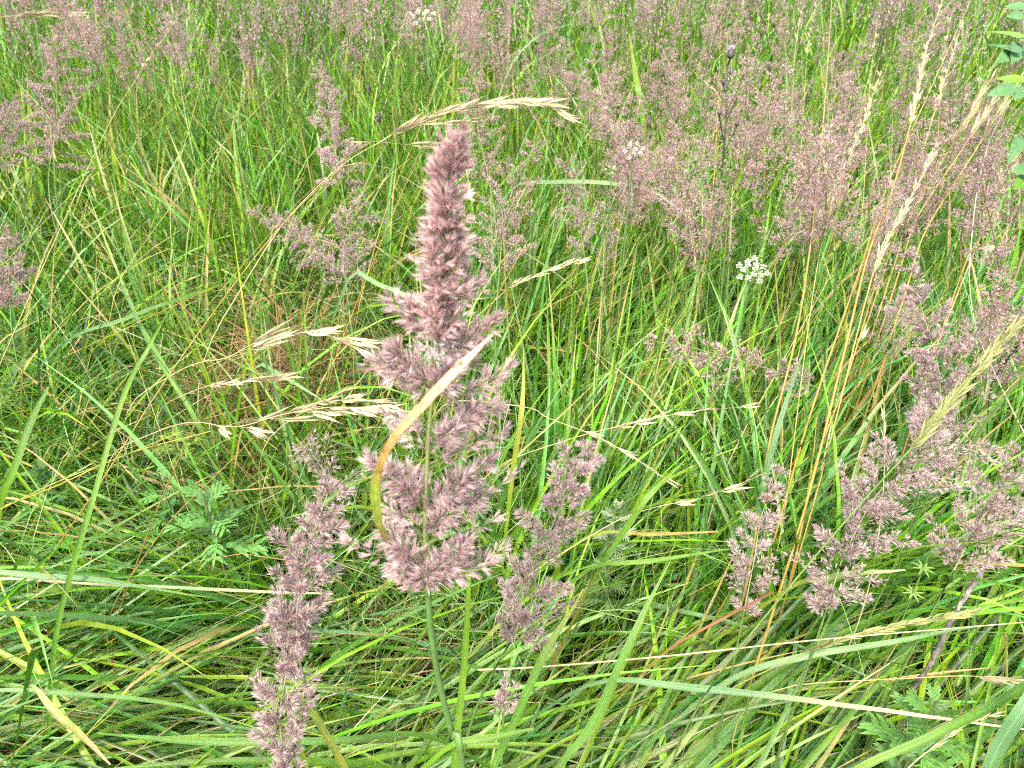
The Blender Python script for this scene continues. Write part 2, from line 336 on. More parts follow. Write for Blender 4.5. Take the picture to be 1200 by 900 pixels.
tussock(640, 850, .25, 24, 50, 16, 'lodged', .5, .8, 'broad blades slanting up right below the lower middle plume', G1)
tussock(760, 790, .25, 21, 38, 16, 'lodged', .5, .85, 'long blades slanting right of the lower middle plume', G1)
tussock(800, 870, .25, 24, 20, 14, 'lodged', .55, .9, 'nearly flat long blades at the bottom edge right of centre', G1)
tussock(940, 840, .25, 24, 26, 14, 'lodged', .55, .9, 'long flat blades sweeping right under the brown green seed spike', G1)
tussock(960, 760, .25, 21, 42, 14, 'lodged', .55, .85, 'blades sweeping up right below the red tipped blade', G1)
tussock(1090, 880, .25, 18, 40, 14, 'lodged', .5, .85, 'broad blades in the bottom right corner among cut leaved herbs', G1)
tussock(1130, 740, .25, 18, 48, 16, 'lodged', .5, .8, 'blades rising right across the grey stick', G1)
tussock(840, 660, .25, 16, 55, 18, 'arching', .5, .75, 'bright blades below the lying plume at right centre', G2)
tussock(970, 540, .3, 18, 60, 22, 'arching', .45, .7, 'broad leaves around the foot of the golden stalks', G2)
tussock(700, 480, .3, 13, 75, 40, 'arching', .45, .7, 'upright green leaves just right of the big plume', G2)
tussock(150, 520, .3, 13, 60, 50, 'arching', .45, .7, 'mixed green leaves around the cut leaved herb at left', G2)
tussock(170, 380, .3, 13, 100, 60, 'arching', .45, .7, 'crossing leaves left of the drooping straw seed heads', G2)
tussock(300, 590, .3, 13, 35, 30, 'arching', .45, .7, 'green leaves behind the lower left plume', G2)
tussock(1150, 620, .3, 13, 60, 25, 'arching', .45, .7, 'dark green leaves at the right edge under the mauve plume', G2)

tussock(640, 400, .3, 12, 70, 45, 'arching', .45, .75, 'bright upright leaves behind the vertical stem right of the big plume', G2, sx=.1)
tussock(780, 540, .3, 14, 65, 40, 'arching', .45, .75, 'bright leaves in the open sward between the lower middle plume and the golden stalks', G2)
tussock(820, 360, .3, 12, 80, 40, 'arching', .45, .75, 'bright upright leaves just below the largest umbel', G2)
tussock(1000, 450, .3, 12, 75, 30, 'arching', .45, .7, 'dark upright leaves right of the golden stalks', G2)
tussock(250, 200, .35, 12, 110, 50, 'arching', .5, .75, 'tall green leaves in the open sward at upper left', G2)
tussock(90, 300, .35, 12, 90, 50, 'arching', .5, .75, 'green leaves behind the crossing thin stalks at left', G2)

# ------------------------------------------------------------------ single leaves that stand out
def leaf(label, pts, wpx, cols, name='grass_leaf', z=None, facing_cam=.7, fold=.2, cat='leaf', n=18, grow=True, twist=0, mat=None):
    """pts: (px, py, height) along the leaf from its lower end; wpx width in picture pixels at each point"""
    w3 = np.array([Pz(*p) if len(p) == 3 and p[2] < 10 else P(*p[:2], p[2] - 10) for p in pts])
    dep = np.array([(np.array(q) - [0, 0, CAM_Z]) @ np.array([0, CP, -SP]) for q in w3])
    wid = np.asarray(wpx, float) * dep / FPX * .84
    if grow and pts[0][2] < 10:            # carry the leaf on down into the sward
        e = w3[0] - unit(w3[1] - w3[0]) * .12; e[2] = max(.03, min(e[2], w3[0][2] - .16)); w3 = np.vstack([e, w3]); wid = np.concatenate([[wid[0] * .7], wid])
    path = smooth_path(w3, n); path = path + np.cumsum(rng.normal(0, .0006 if mat is None else .00012, path.shape), 0) * np.linspace(.2, 1, n)[:, None]; tt = np.linspace(0, 1, len(wid)); tn = np.linspace(0, 1, n)
    wid = wid * rng.uniform(.9, 1.08, len(wid)); cols = np.asarray(cols, float); cn = np.stack([np.interp(tn, np.linspace(0, 1, len(cols)), cols[:, k]) for k in range(3)], -1)
    face = unit(np.array([0, 0, CAM_Z]) - path.mean(0)) * facing_cam + np.array([0, 0, 1.]) * (1 - facing_cam)
    mb = MB(); ribbon(mb, path, np.interp(tn, tt, wid), cn, facing=face, fold=fold, twist=twist)
    o = mb.build(name, mat or M_BLADE, off=path[0]); o.location = path[0]
    return tag(o, label, cat, 'single leaves standing out of the grass')
g0, g1, g2, g3 = [.08, .19, .018], [.12, .24, .02], [.09, .2, .07], [.17, .29, .11]
tan, brn, stw, yel = [.50, .32, .17], [.26, .12, .03], [.55, .47, .28], [.22, .25, .03]
leaf('dying leaf, tan above and yellow green below, curling in front of the big plume',
     [(453, 636, 10.46), (444, 610, 10.45), (440, 575, 10.44), (446, 545, 10.43), (463, 512, 10.42), (500, 470, 10.415), (540, 427, 10.41), (578, 389, 10.41)],
     [3, 11, 15, 13, 13, 15, 14, 2], [[.2, .10, .03], [.18, .22, .03], [.20, .27, .03], [.25, .17, .04], [.36, .2, .07], tan, [.6, .42, .26], [.62, .48, .32]], fold=.16, n=44, twist=.5, mat=M_DEAD)
leaf('long broad green leaf slanting up across the left side', [(66, 740, .45), (104, 600, .6), (143, 467, .72), (175, 405, .78), (200, 362, .8)], [7, 8, 7, 5, 1], [g0, g0, g1, g1, g0], fold=.28)
leaf('short kinked green leaf at the left edge beside the tall slanting leaf', [(0, 590, .55), (14, 555, .6), (36, 495, .66), (57, 453, .7)], [9, 9, 9, 3], [g1, g1, g0, g0])
leaf('slim green leaf rising right of the big plume stem', [(533, 900, .55), (545, 770, .68), (549, 668, .78)], [11, 9, 6], [g0, g1, g1], n=12)
leaf('pale flat leaf crossing the left edge below the slanting leaf', [(-60, 675, .5), (60, 675, .5), (135, 680, .5), (250, 698, .47)], [7, 8, 7, 1], [g2, g3, g2, g0])
leaf('pale straw edged leaf lying across from the left edge to the lower left plume', [(-50, 682, .42), (140, 685, .46), (250, 690, .46), (390, 697, .42)], [3, 4, 5, 2], [stw, stw, g3, stw])
leaf('pale green leaf crossing low at left, dropping towards the left plume foot', [(-40, 815, .42), (90, 814, .45), (200, 828, .45), (320, 862, .4)], [5, 7, 5, 1], [g1, g3, g0, g1])
leaf('broad dark green leaf lying flat behind the foot of the lower left plume', [(500, 862, .38), (400, 867, .42), (250, 868, .44), (115, 858, .42)], [6, 10, 11, 2], [g0, g0, g0, g0])
leaf('yellowish leaf with a dry tip pointing down right in the bottom left corner', [(36, 803, .5), (62, 832, .5), (95, 862, .48), (130, 898, .45)], [3, 10, 9, 2], [g3, [.35, .4, .15], yel, tan])
leaf('yellow green leaf leaning from the foot of the lower left plume to the bottom edge', [(406, 905, .5), (375, 848, .55), (343, 800, .6)], [10, 10, 4], [yel, yel, g1], n=10)
leaf('second narrow leaf dropping from the lower left plume', [(345, 850, .52), (337, 825, .56), (335, 805, .6)], [7, 7, 3], [yel, g1, g1], n=8)
leaf('stout blue green leaf crossing below the lower middle plume', [(572, 915, .5), (602, 845, .56), (640, 760, .63), (682, 688, .68)], [9, 12, 11, 2], [g0, g0, g0, yel])
leaf('broad green leaf with a brown edge right of the lower middle plume', [(640, 920, .48), (692, 850, .54), (738, 748, .62), (785, 655, .68)], [7, 12, 9, 1], [[.2, .13, .05], g0, g0, g1])
leaf('short bright leaf pointing right at the bottom beside the big plume stem', [(520, 880, .58), (560, 868, .6), (626, 856, .6)], [8, 11, 4], [g1, g1, g1], n=10)
leaf('long pale leaf crossing the lower right, bleached towards its right end', [(700, 800, .40), (800, 806, .45), (950, 822, .47), (1110, 842, .46), (1215, 856, .44)], [6, 10, 8, 4, 2], [g2, g3, g2, stw, stw])
leaf('broad green leaf rising to the bottom right corner', [(985, 915, .5), (1085, 866, .55), (1160, 830, .57), (1230, 785, .58)], [10, 13, 12, 9], [g0, g1, g0, g0], fold=.3)
leaf('stout blue green leaf cut by the bottom right corner', [(1150, 920, .55), (1175, 865, .6), (1205, 815, .64), (1250, 740, .66)], [18, 20, 18, 10], [g2, g2, g2, g2])
leaf('pale arching leaf under the brown green seed spike', [(850, 800, .4), (930, 770, .46), (1040, 750, .5), (1140, 730, .5)], [8, 10, 8, 2], [g2, g3, g3, g3])
leaf('yellow green leaf pointing right below the right hand plumes', [(925, 690, .5), (960, 680, .53), (1000, 672, .54), (1058, 668, .53)], [6, 10, 8, 2], [g1, yel, g1, stw])
leaf('rust red narrow leaf under the small plume at right', [(770, 772, .45), (840, 728, .52), (905, 693, .56)], [3, 4, 3], [yel, [.24, .10, .025], [.15, .035, .02]], n=10)
leaf('lone bright leaf tip standing among the far plumes at top centre', [(752, 128, .8), (746, 95, .87), (738, 40, .95)], [8, 8, 1], [g1, g1, yel], n=10)
leaf('blue green leaf arching right behind the big plume', [(600, 222, .72), (640, 214, .74), (720, 215, .74), (770, 228, .72), (810, 258, .68)], [3, 6, 6, 4, 1], [g2, g2, g3, g3, stw])
leaf('green leaf lying diagonally at left, above the tall leaf', [(77, 402, .55), (140, 375, .6), (210, 348, .62), (300, 318, .6)], [4, 6, 5, 1], [g0, g2, g0, g1])
leaf('green leaf dropping right through the left tangle', [(228, 490, .45), (185, 420, .54), (140, 335, .62)], [7, 9, 2], [g0, g1, g2], n=12)
leaf('pale leaf stub pointing at the big plume from the left', [(412, 322, .7), (440, 334, .71), (476, 348, .7)], [6, 7, 5], [g3, g3, g3], n=8)
leaf('pale folded leaf among the drooping straw seed heads', [(300, 430, .52), (325, 438, .53), (375, 468, .5)], [4, 7, 2], [g3, g3, g3], n=10)
leaf('yellow green leaf beside the vertical stem right of the big plume', [(600, 560, .55), (612, 480, .66), (614, 410, .72)], [7, 7, 1], [g1, yel, yel], n=10)
leaf('green leaf reaching right to a point in the middle right sward', [(690, 668, .48), (760, 660, .52), (870, 642, .52)], [5, 7, 1], [g0, g1, g1], n=10)
leaf('green leaf with a brown base leaning right of the lower middle plume top', [(690, 690, .45), (735, 620, .55), (765, 580, .6), (808, 537, .62)], [4, 9, 8, 1], [[.25, .1, .04], g0, g1, g1])
leaf('yellow tipped horizontal leaf right of the lower middle plume', [(690, 628, .45), (760, 626, .48), (840, 622, .48)], [4, 6, 2], [g1, yel, [.4, .22, .06]], n=10)
leaf('bright leaf standing left of the golden stalks', [(880, 640, .4), (905, 520, .58), (942, 400, .7)], [9, 9, 1], [g2, g2, g2], n=12)
leaf('pale blade tip over the far plumes at top centre', [(600, 75, .86), (635, 40, .93), (670, 28, .94)], [2, 4, 1], [g3, g3, g3], n=10)

# ------------------------------------------------------------------ reed grass plumes
def plume_cols(n, tone=1.0, warm=0.0, r=rng):
    k = r.uniform(.7, 1.3, (n, 1)) * tone
    base = (MAUVE * [1 + warm * .25, 1, 1 - warm * .2]) * k
    pale = r.uniform(0, 1, (n, 1)) < .22
    base = np.where(pale, np.array([.56, .48, .42]) * r.uniform(.8, 1.15, (n, 1)), base)
    return base, lerp(base, MAUVE_TIP * tone, .45)
def spikelets(mb, p, d, L, W, detail, tone=1.0, warm=0., r=rng):
    n = len(p); c0, c1 = plume_cols(n, tone, warm, r)
    if detail >= 2:
        a, b = perp(unit(d)); ph = r.uniform(0, 6.28, (n, 1)); s = a * np.cos(ph) + b * np.sin(ph)
        op = r.uniform(.10, .30, (n, 1))
        kites(mb, p, unit(d) + s * op, L, W, c0 * .95, c1, True, r); kites(mb, p, unit(d) - s * op, L * .92, W, c0, c1 * 1.05, True, r)
        for q in range(2 if detail == 2 else 1):
            kites(mb, p + d * .001, unit(d) + r.normal(0, .22, (n, 3)), L * .95, W * .42, np.array([.55, .48, .46]), np.array([.70, .62, .60]), False, r)
    elif detail == 1:
        kites(mb, p, d, L, W, c0, c1, True, r)
        kites(mb, p, unit(d) + r.normal(0, .25, (n, 3)), L * .9, W * .4, np.array([.42, .36, .32]), np.array([.5, .44, .40]), False, r)
    else:
        kites(mb, p, d, L, W, c0, c1, True, r)
def lobe(mb, a, b, rad_, n, L, W, detail, tone=1., warm=0., spread=.75, droop=.0, r=rng, stalk=True):
    """one branch of a panicle from a to b, set all round with spikelets"""
    a = np.asarray(a, float); b = np.asarray(b, float); ax = b - a; ln = np.linalg.norm(ax); d = ax / ln
    s = r.uniform(.12, 1, n) ** .85; u, v = perp(d[None]); ph = r.uniform(0, 6.28, n)
    radial = u * np.cos(ph)[:, None] + v * np.sin(ph)[:, None]
    env = np.clip(np.minimum(s * 2.2 + .25, (1 - s) * 2.5 + .3), 0, 1)
    rr = rad_ * env * np.sqrt(r.uniform(0, 1, n))
    bow = np.array([0, 0, -1.]) * droop * ln
    p = a + d * (s * ln)[:, None] + radial * rr[:, None] * .75 + bow * (s ** 2)[:, None]
    dd = d * 1.0 + radial * (spread * (rr / max(rad_, 1e-6)) * 1.2)[:, None] + r.normal(0, .22, (n, 3)) + bow / ln * .6
    spikelets(mb, p, dd, L * r.uniform(.75, 1.2, n), W * r.uniform(.8, 1.2, n), detail, tone, warm, r)
    if stalk:
        q = np.linspace(0, 1, 5)[:, None]; tube(mb, a + ax * q * .92 + bow * q ** 2, np.linspace(.0005, .00025, 5), np.array([.24, .24, .15]), 3)
        m = max(4, n // 9); k = r.integers(0, n, m)      # thread-like pedicels
        st = a + d * (np.maximum(s[k] - .1, 0) * ln)[:, None] + bow * (s[k] ** 2)[:, None]
        kites(mb, st, p[k] - st, np.linalg.norm(p[k] - st, axis=1), .0005, np.array([.3, .3, .2]), np.array([.35, .28, .24]), False, r)
def stem_to_ground(base, tang, r0=.0016, r1=.0026, lean=(0, 0)):
    root = np.array([base[0] + lean[0], base[1] + lean[1], -.02])
    t_ = np.linspace(0, 1, 12)[:, None]; ctrl = base - unit(np.asarray(tang)) * np.linalg.norm(base - root) * .45
    return (1 - t_) ** 2 * base + 2 * t_ * (1 - t_) * ctrl + t_ ** 2 * root, np.linspace(r0, r1, 12)
SG0, SG1 = np.array([.075, .14, .03]), np.array([.12, .18, .05])

# --- the big plume, branch by branch
base = P(500, 684, .525)
hd = lambda y: np.interp(y, [150, 690], [.405, .525])
root = np.array([base[0] + .03, base[1] + .04, -.02])
T = thing('reed_grass_plume', 'largest mauve plume, soft at its tip, standing nearest the camera', 'plume', root, 'large foreground plumes')
mb = MB(); sp = smooth_path([P(500, 660, .52), P(504, 730, .545), P(515, 800, .58), P(530, 860, .61), P(545, 920, .64), root], 26)
tube(mb, sp, np.linspace(.0021, .0031, 26), np.linspace([.07, .15, .035], [.10, .19, .05], 26), 8); mb.build('stem', M_STEM, T)
mb = MB(); axis_px = [(500, 690), (498, 620), (500, 560), (503, 500), (510, 440), (515, 380), (520, 320), (522, 260), (525, 200), (534, 158)]
axis = smooth_path([P(x, y, hd(y)) for x, y in axis_px], 40); tube(mb, axis, np.linspace(.0016, .0004, 40), np.array([.17, .19, .08]), 6); RA = mb.build('rachis', M_STEM, T)
def ax_at(y): return P(np.interp(y, [q[1] for q in axis_px[::-1]], [q[0] for q in axis_px[::-1]]), y, hd(y))
LOBES = [  # start height on the axis, end x, end y, radius px, spikelets, depth offset
 (395, 455, 345, 12, 90, 0), (395, 478, 352, 14, 90, .015), (372, 566, 325, 11, 70, 0), (425, 581, 370, 11, 120, -.006), (430, 545, 385, 15, 120, .02),
 (450, 437, 420, 16, 150, 0), (455, 462, 405, 16, 140, -.012), (460, 480, 430, 18, 140, .02), (470, 560, 405, 15, 130, .012), (470, 530, 430, 18, 140, -.02), (490, 600, 424, 10, 90, 0),
 (515, 585, 470, 14, 140, -.006), (520, 560, 475, 15, 120, .02), (545, 592, 500, 9, 85, .005), (500, 442, 480, 6, 26, 0), (530, 470, 495, 12, 60, .02), (530, 535, 500, 14, 80, -.015),
 (600, 432, 533, 14, 150, 0), (600, 455, 545, 16, 150, -.015), (590, 475, 545, 16, 120, .022), (600, 577, 536, 14, 150, 0), (605, 545, 555, 17, 150, -.018), (625, 566, 572, 14, 140, .008), (630, 530, 590, 17, 130, -.02), (630, 452, 590, 14, 90, .02),
 (675, 445, 612, 15, 130, .004), (680, 404, 628, 8, 70, 0), (672, 465, 640, 16, 120, -.02), (680, 548, 632, 17, 150, -.01), (684, 578, 655, 10, 110, .006), (686, 592, 640, 6, 40, .02), (688, 520, 650, 18, 150, .02), (690, 462, 664, 13, 110, -.008), (694, 500, 668, 18, 130, -.02), (660, 585, 600, 7, 40, .01), (640, 612, 542, 5, 34, .012)]
for (ys, xe, ye, rp, nn, dz) in LOBES:
    a = ax_at(min(ys, 688)); de = hd((ys + ye) / 2) + dz; b = P(xe, ye, de); mb = MB(); px = de / FPX
    lobe(mb, a, b, rp * px * .85, int(nn * .5), .0094, .0014, 2, tone=U(1.0, 1.25), spread=1.5, droop=.05)
    mb.build('branch', M_PLUME, RA, T.location)
for k, y in enumerate(np.arange(400, 166, -13)):       # upper column of short crowded branches
    wd = np.interp(y, [150, 175, 220, 300, 370, 400], [3, 8, 17, 25, 29, 22]); mb = MB(); px = hd(y) / FPX; th0 = U(0, TAU)
    for q in range(5):
        th = th0 + q * 1.257 + rng.normal(0, .3); f = U(.45, 1.3); off = np.array([math.cos(th), math.sin(th), 0]) * wd * f * px
        a = ax_at(min(y + 20, 400)); b = ax_at(y - U(2, 20)) + off
        lobe(mb, a, b, U(6, 11) * px, int(U(7, 12)), .0086, .0017, 2, tone=U(1.12, 1.45), warm=.25, spread=1.25)
    mb.build('branch', M_PLUME, RA, T.location)
mb = MB(); lobe(mb, ax_at(215), P(541, 150, .40), 6 * .4 / FPX, 46, .0075, .0012, 2, tone=1.1, warm=.4, spread=.8); mb.build('branch', M_PLUME, RA, T.location)

# --- other single plumes: an axis from the foot of the head to its tip
def plume(label, pts, width_px, nspk, nodes=11, L=.0078, W=.00105, detail=2, group='mauve plumes standing apart in the grass', prof=None, tone=1., warm=0., lean=(.02, .04), open_=.9, droop=.06, name='reed_grass_plume', parts=True):
    w3 = np.array([Pz(*p) for p in pts]); axis = smooth_path(w3, 40); d = unit(np.gradient(axis, axis=0))
    dep = ((axis - [0, 0, CAM_Z]) @ np.array([0, CP, -SP])).mean(); hw = width_px / 2 * dep / FPX
    stp, sr = stem_to_ground(axis[0], d[0], lean=lean)
    T = thing(name, label, 'plume', stp[-1], group)
    mb = MB(); tube(mb, stp, sr, np.linspace(SG0, SG1, 12), 6); mb.build('stem', M_STEM, T)
    mb = MB(); tube(mb, axis, np.linspace(.0013, .0003, 40), np.array([.19, .2, .1]), 5); RA = mb.build('rachis', M_STEM, T)
    prof = prof or [(0, .75), (.2, 1), (.45, .85), (.75, .6), (1, .22)]
    tot = sum(np.interp(k / nodes, *zip(*prof)) for k in range(nodes)); mbs = None
    for k in range(nodes):
        tk = k / nodes + rng.uniform(-.03, .03); wf = np.interp(tk, *zip(*prof)) * rng.uniform(.75, 1.2)
        i0 = int(np.clip(tk, 0, .97) * 39); a = axis[i0]; dk = d[i0]; u, v = perp(dk[None]); u, v = u[0], v[0]
        mb = MB(); nb = 3 + k % 2; ph0 = rng.uniform(0, 6.28)
        for q in range(nb):
            th = ph0 + q * TAU / nb + rng.normal(0, .35); out_ = u * math.cos(th) + v * math.sin(th); ln = hw * wf * rng.uniform(.55, 1.45)
            b = a + out_ * ln * open_ + dk * ln * rng.uniform(.45, 1.1)
            nn = int(nspk * (1.9 if detail == 2 else 3.2) * wf / tot / nb * rng.uniform(.7, 1.3)) + 3
            lobe(mb, a, b, float(np.clip(ln * .2, .0036, .0085)), nn, L * .95, W * .95, detail, tone * rng.uniform(.9, 1.15), warm, spread=1.2, droop=droop)
        mb.build('branch', M_PLUME, RA, T.location)
    return T
FG = 'large foreground plumes'
plume('tall mauve plume at lower left, its foot reaching the bottom edge', [(338, 905, .60), (328, 840, .66), (342, 760, .73), (352, 690, .78), (366, 630, .83), (394, 565, .88)], 88, 1750, 19, group=FG, L=.0085, W=.00105, prof=[(0, .5), (.12, .75), (.3, .95), (.5, 1), (.7, .75), (.85, .6), (1, .35)])
plume('curving mauve plume at lower middle, right of the big plume stem', [(598, 752, .62), (620, 715, .66), (632, 660, .72), (652, 605, .77), (674, 560, .81), (694, 528, .83)], 98, 1450, 12, group=FG, L=.0085, W=.00105, prof=[(0, 1.0), (.25, .95), (.4, 1.0), (.7, .8), (.9, .45), (1, .3)])
plume('tiny pale tuft of spikelets on a stalk below the lower middle plume', [(590, 838, .52), (591, 818, .54), (592, 800, .56)], 52, 120, 3, group=FG, tone=1.25, prof=[(0, 1), (1, .4)])
plume('thin sparse plume half hidden left of the big plume', [(372, 610, .62), (385, 570, .66), (372, 540, .69), (352, 512, .72)], 70, 190, 7)
plume('mauve plume standing upright at upper left, below the top edge', [(58, 195, .72), (66, 140, .79), (66, 90, .85), (62, 35, .92)], 92, 1500, 11, L=.008, W=.0021, detail=1)
plume('mauve plume cut by the left edge near the top', [(-6, 200, .72), (0, 160, .79), (8, 128, .84)], 80, 800, 8, L=.008, W=.002, detail=1)
plume('mauve plume cut by the left edge a third of the way down', [(12, 362, .62), (10, 320, .68), (8, 270, .75)], 58, 700, 8, detail=1, L=.0075, W=.0018)
plume('slim upright mauve plume left of the big plume tip', [(400, 215, .74), (392, 170, .79), (384, 120, .85), (376, 72, .9)], 64, 1350, 12, L=.0075, W=.002, detail=1)
plume('spreading ragged plume left of the big plume, lower right half', [(405, 330, .63), (402, 300, .66), (410, 262, .70), (432, 222, .74)], 84, 700, 8, L=.0075, W=.0018, detail=1)
plume('ragged plume leaning left, its tip by the crossing gold stalks', [(398, 318, .62), (365, 290, .65), (330, 266, .68), (288, 240, .71)], 62, 720, 9, L=.0075, W=.0018, detail=1)
plume('pinkish plume right behind the big plume, upper half', [(585, 320, .66), (590, 270, .72), (604, 215, .77), (640, 150, .83)], 84, 1000, 11, L=.0075, W=.0017, detail=1, warm=.3)
plume('darker narrow plume rising above the big plume tip', [(572, 205, .74), (560, 150, .80), (552, 100, .85), (540, 30, .92)], 62, 900, 11, L=.008, W=.0017, detail=1, warm=.5)
plume('faint plume right of the white arching seed head', [(684, 292, .66), (676, 240, .71), (662, 172, .77)], 62, 520, 9, L=.0075, W=.0016, detail=1)
plume('sparse plume lying on its side in the middle right', [(952, 452, .60), (900, 432, .62), (850, 418, .64), (800, 405, .66), (748, 398, .66)], 66, 620, 10, L=.0075, W=.0016, detail=2, warm=.5, lean=(.15, .2))
plume('dense plume hanging at right behind the green seed spike', [(1090, 520, .62), (1102, 450, .70), (1084, 375, .77), (1060, 290, .84)], 86, 2100, 16, L=.008, W=.0011, detail=2)
plume('broad mauve plume at right crossed by the green seed spike', [(968, 716, .54), (992, 645, .62), (1040, 565, .70), (1125, 502, .76)], 134, 1900, 15, L=.0085, W=.0011, detail=2, prof=[(0, .5), (.3, .85), (.6, 1), (.85, .8), (1, .4)], droop=.22)
plume('purplish plume at the right edge above the grey stick', [(1118, 668, .57), (1152, 605, .64), (1210, 530, .72)], 92, 900, 9, L=.0085, W=.0011, detail=2)
plume('narrow plume at the foot of the golden stalks', [(872, 716, .5), (884, 655, .57), (894, 600, .62), (922, 535, .68)], 58, 560, 10, L=.008, W=.0011, detail=2)
plume('pale small plume behind the dense right hand plume', [(1045, 420, .62), (1050, 380, .66), (1060, 335, .7)], 80, 360, 8, L=.007, W=.0013, detail=1, tone=1.15)
plume('small plume between the white dead stem and the green seed spike', [(1130, 405, .62), (1145, 385, .64), (1160, 372, .65)], 56, 220, 6, L=.007, W=.0013, detail=1, tone=1.1)

# --- the drift of plumes behind: few head shapes, many plants
def far_head(k, nspk, nodes, L, W):
    mb = MB(); H = U(.17, .25); hw = U(.036, .060); bend = rng.normal(0, .03, 2)
    ax = lambda t_: np.array([bend[0] * t_ ** 2, bend[1] * t_ ** 2, H * t_])
    for i in range(nodes):
        t_ = i / nodes; wf = np.interp(t_, [0, .2, .5, 1], [.7, 1, .8, .25]) * U(.55, 1.4)
        for q in range(4):
            th = U(0, TAU); ln = hw * wf * U(.6, 1.25); a = ax(t_); b = a + np.array([math.cos(th) * ln * .85, math.sin(th) * ln * .85, ln * U(.5, 1.0)])
            lobe(mb, a, b, float(np.clip(ln * .25, .005, .009)), max(3, int(nspk * wf / nodes / 4)), L, W, 1, U(.95, 1.25), U(.0, .5), spread=1.1, droop=.08, stalk=False)
    tube(mb, np.array([ax(q) for q in np.linspace(0, 1, 8)]), np.linspace(.0013, .0004, 8), np.array([.2, .2, .1]), 4)
    return mb.mesh('panicle', M_PLUME)
HEADS = [far_head(k, U(950, 1300), 9, .0068, .0017) for k in range(12)]
def far_stem(k):
    mb = MB(); b = rng.normal(0, .05, 2); t_ = np.linspace(0, 1, 7)
    tube(mb, np.stack([b[0] * (t_ ** 2 - 1), b[1] * (t_ ** 2 - 1), t_ - 1], -1), np.linspace(.0024, .0014, 7), np.linspace([.10, .2, .03], [.09, .17, .03] if k % 4 else [.22, .19, .06], 7), 4)
    return mb.mesh('stem', M_STEM)
STEMS = [far_stem(k) for k in range(6)]
def far_plume(px, py, zc, place, group, k, row):
    c = Pz(px, py, zc); zb = zc - .1; ly = rng.normal(0, .2); s = U(.8, 1.2)
    look = ('left leaning' if ly < -.16 else 'right leaning' if ly > .16 else 'upright') + (' small' if s < .92 else ' large' if s > 1.08 else '')
    T = thing('reed_grass_plume', look + ' mauve plume, ' + row + ' of the drift ' + place, 'plume', (c[0], c[1], 0), group); rz = U(0, TAU)
    for nm, me, sc in (('stem', STEMS[k % 6], (1, 1, zb + .03)), ('panicle', HEADS[k % 12], (1, 1, 1))):
        o = bpy.data.objects.new(nm, me); COL.objects.link(o); o.parent = T; o.location = (0, 0, zb); o.rotation_mode = 'ZYX'
        o.rotation_euler = (rng.normal(0, .12), ly, rz) if nm == 'panicle' else (0, 0, rz); o.scale = sc if nm == 'stem' else (s, s, s)
REG = [ # count, x0, x1, y0, y1, height range, place, group
 (50, -120, 330, -45, 45, .8, 1.02, 'along the top edge, left third', 'plumes along the top edge at left'),
 (32, 330, 560, -45, 40, .8, 1.02, 'along the top edge, left of centre', 'plumes along the top edge left of centre'),
 (38, 540, 860, -45, 50, .82, 1.05, 'along the top edge, right of centre', 'plumes along the top edge right of centre'),
 (40, 860, 1320, -45, 60, .82, 1.05, 'along the top edge, right third', 'plumes along the top edge at right'),
 (9, 590, 720, 40, 120, .76, .95, 'above the white arching seed head', 'plumes above the white arching seed head'),
 (30, 700, 850, 50, 225, .74, .93, 'left of the dark thistle', 'plumes left of the dark thistle'),
 (30, 862, 1010, 60, 240, .74, .93, 'right of the dark thistle', 'plumes right of the dark thistle'),
 (26, 1010, 1220, 70, 280, .72, .92, 'behind the pale stalks at upper right', 'plumes behind the pale stalks'),
 (8, 1150, 1280, 270, 400, .68, .88, 'beside the white dead stem', 'plumes at the right edge'),
 (6, 690, 880, 215, 280, .68, .8, 'right behind the largest umbel', 'plumes at the near fringe of the drift'),
 (8, 90, 300, 20, 80, .8, .95, 'forward of the top left corner', 'plumes forward of the top left drift')]
q = 0
for (cnt, x0, x1, y0, y1, za, zb, lab, grp) in REG:
    for i in range(cnt):
        yy = U(y0, y1); row = 'front' if yy > lerp(y0, y1, .62) else 'rear' if yy < lerp(y0, y1, .35) else 'middle'
        far_plume(U(x0, x1), yy, U(za, zb), lab, grp, q, row); q += 1
mb = MB()                                                   # beyond: a mauve mass
n = 950; x, y = wedge(n, 2.5, 8, margin=1.0)
for k in range(n):
    m = 90; H = .22; z0 = U(.7, .95); s = rng.uniform(0, 1, m); r_ = .055 * (1.1 - s); th = U(0, TAU, m)
    p = np.stack([x[k] + r_ * np.cos(th), y[k] + r_ * np.sin(th), z0 + H * s], -1)
    kites(mb, p, np.stack([np.cos(th) * .8, np.sin(th) * .8, np.ones(m)], -1), .014, .0042, *plume_cols(m))
    tube(mb, np.array([[x[k], y[k], 0], [x[k], y[k], z0 + .1]]), .0022, np.array([.12, .18, .05]), 3)
tag(mb.build('distant_plumes', M_PLUME), 'hazy mauve mass of reed grass plumes farthest off', 'plumes', kind='stuff')

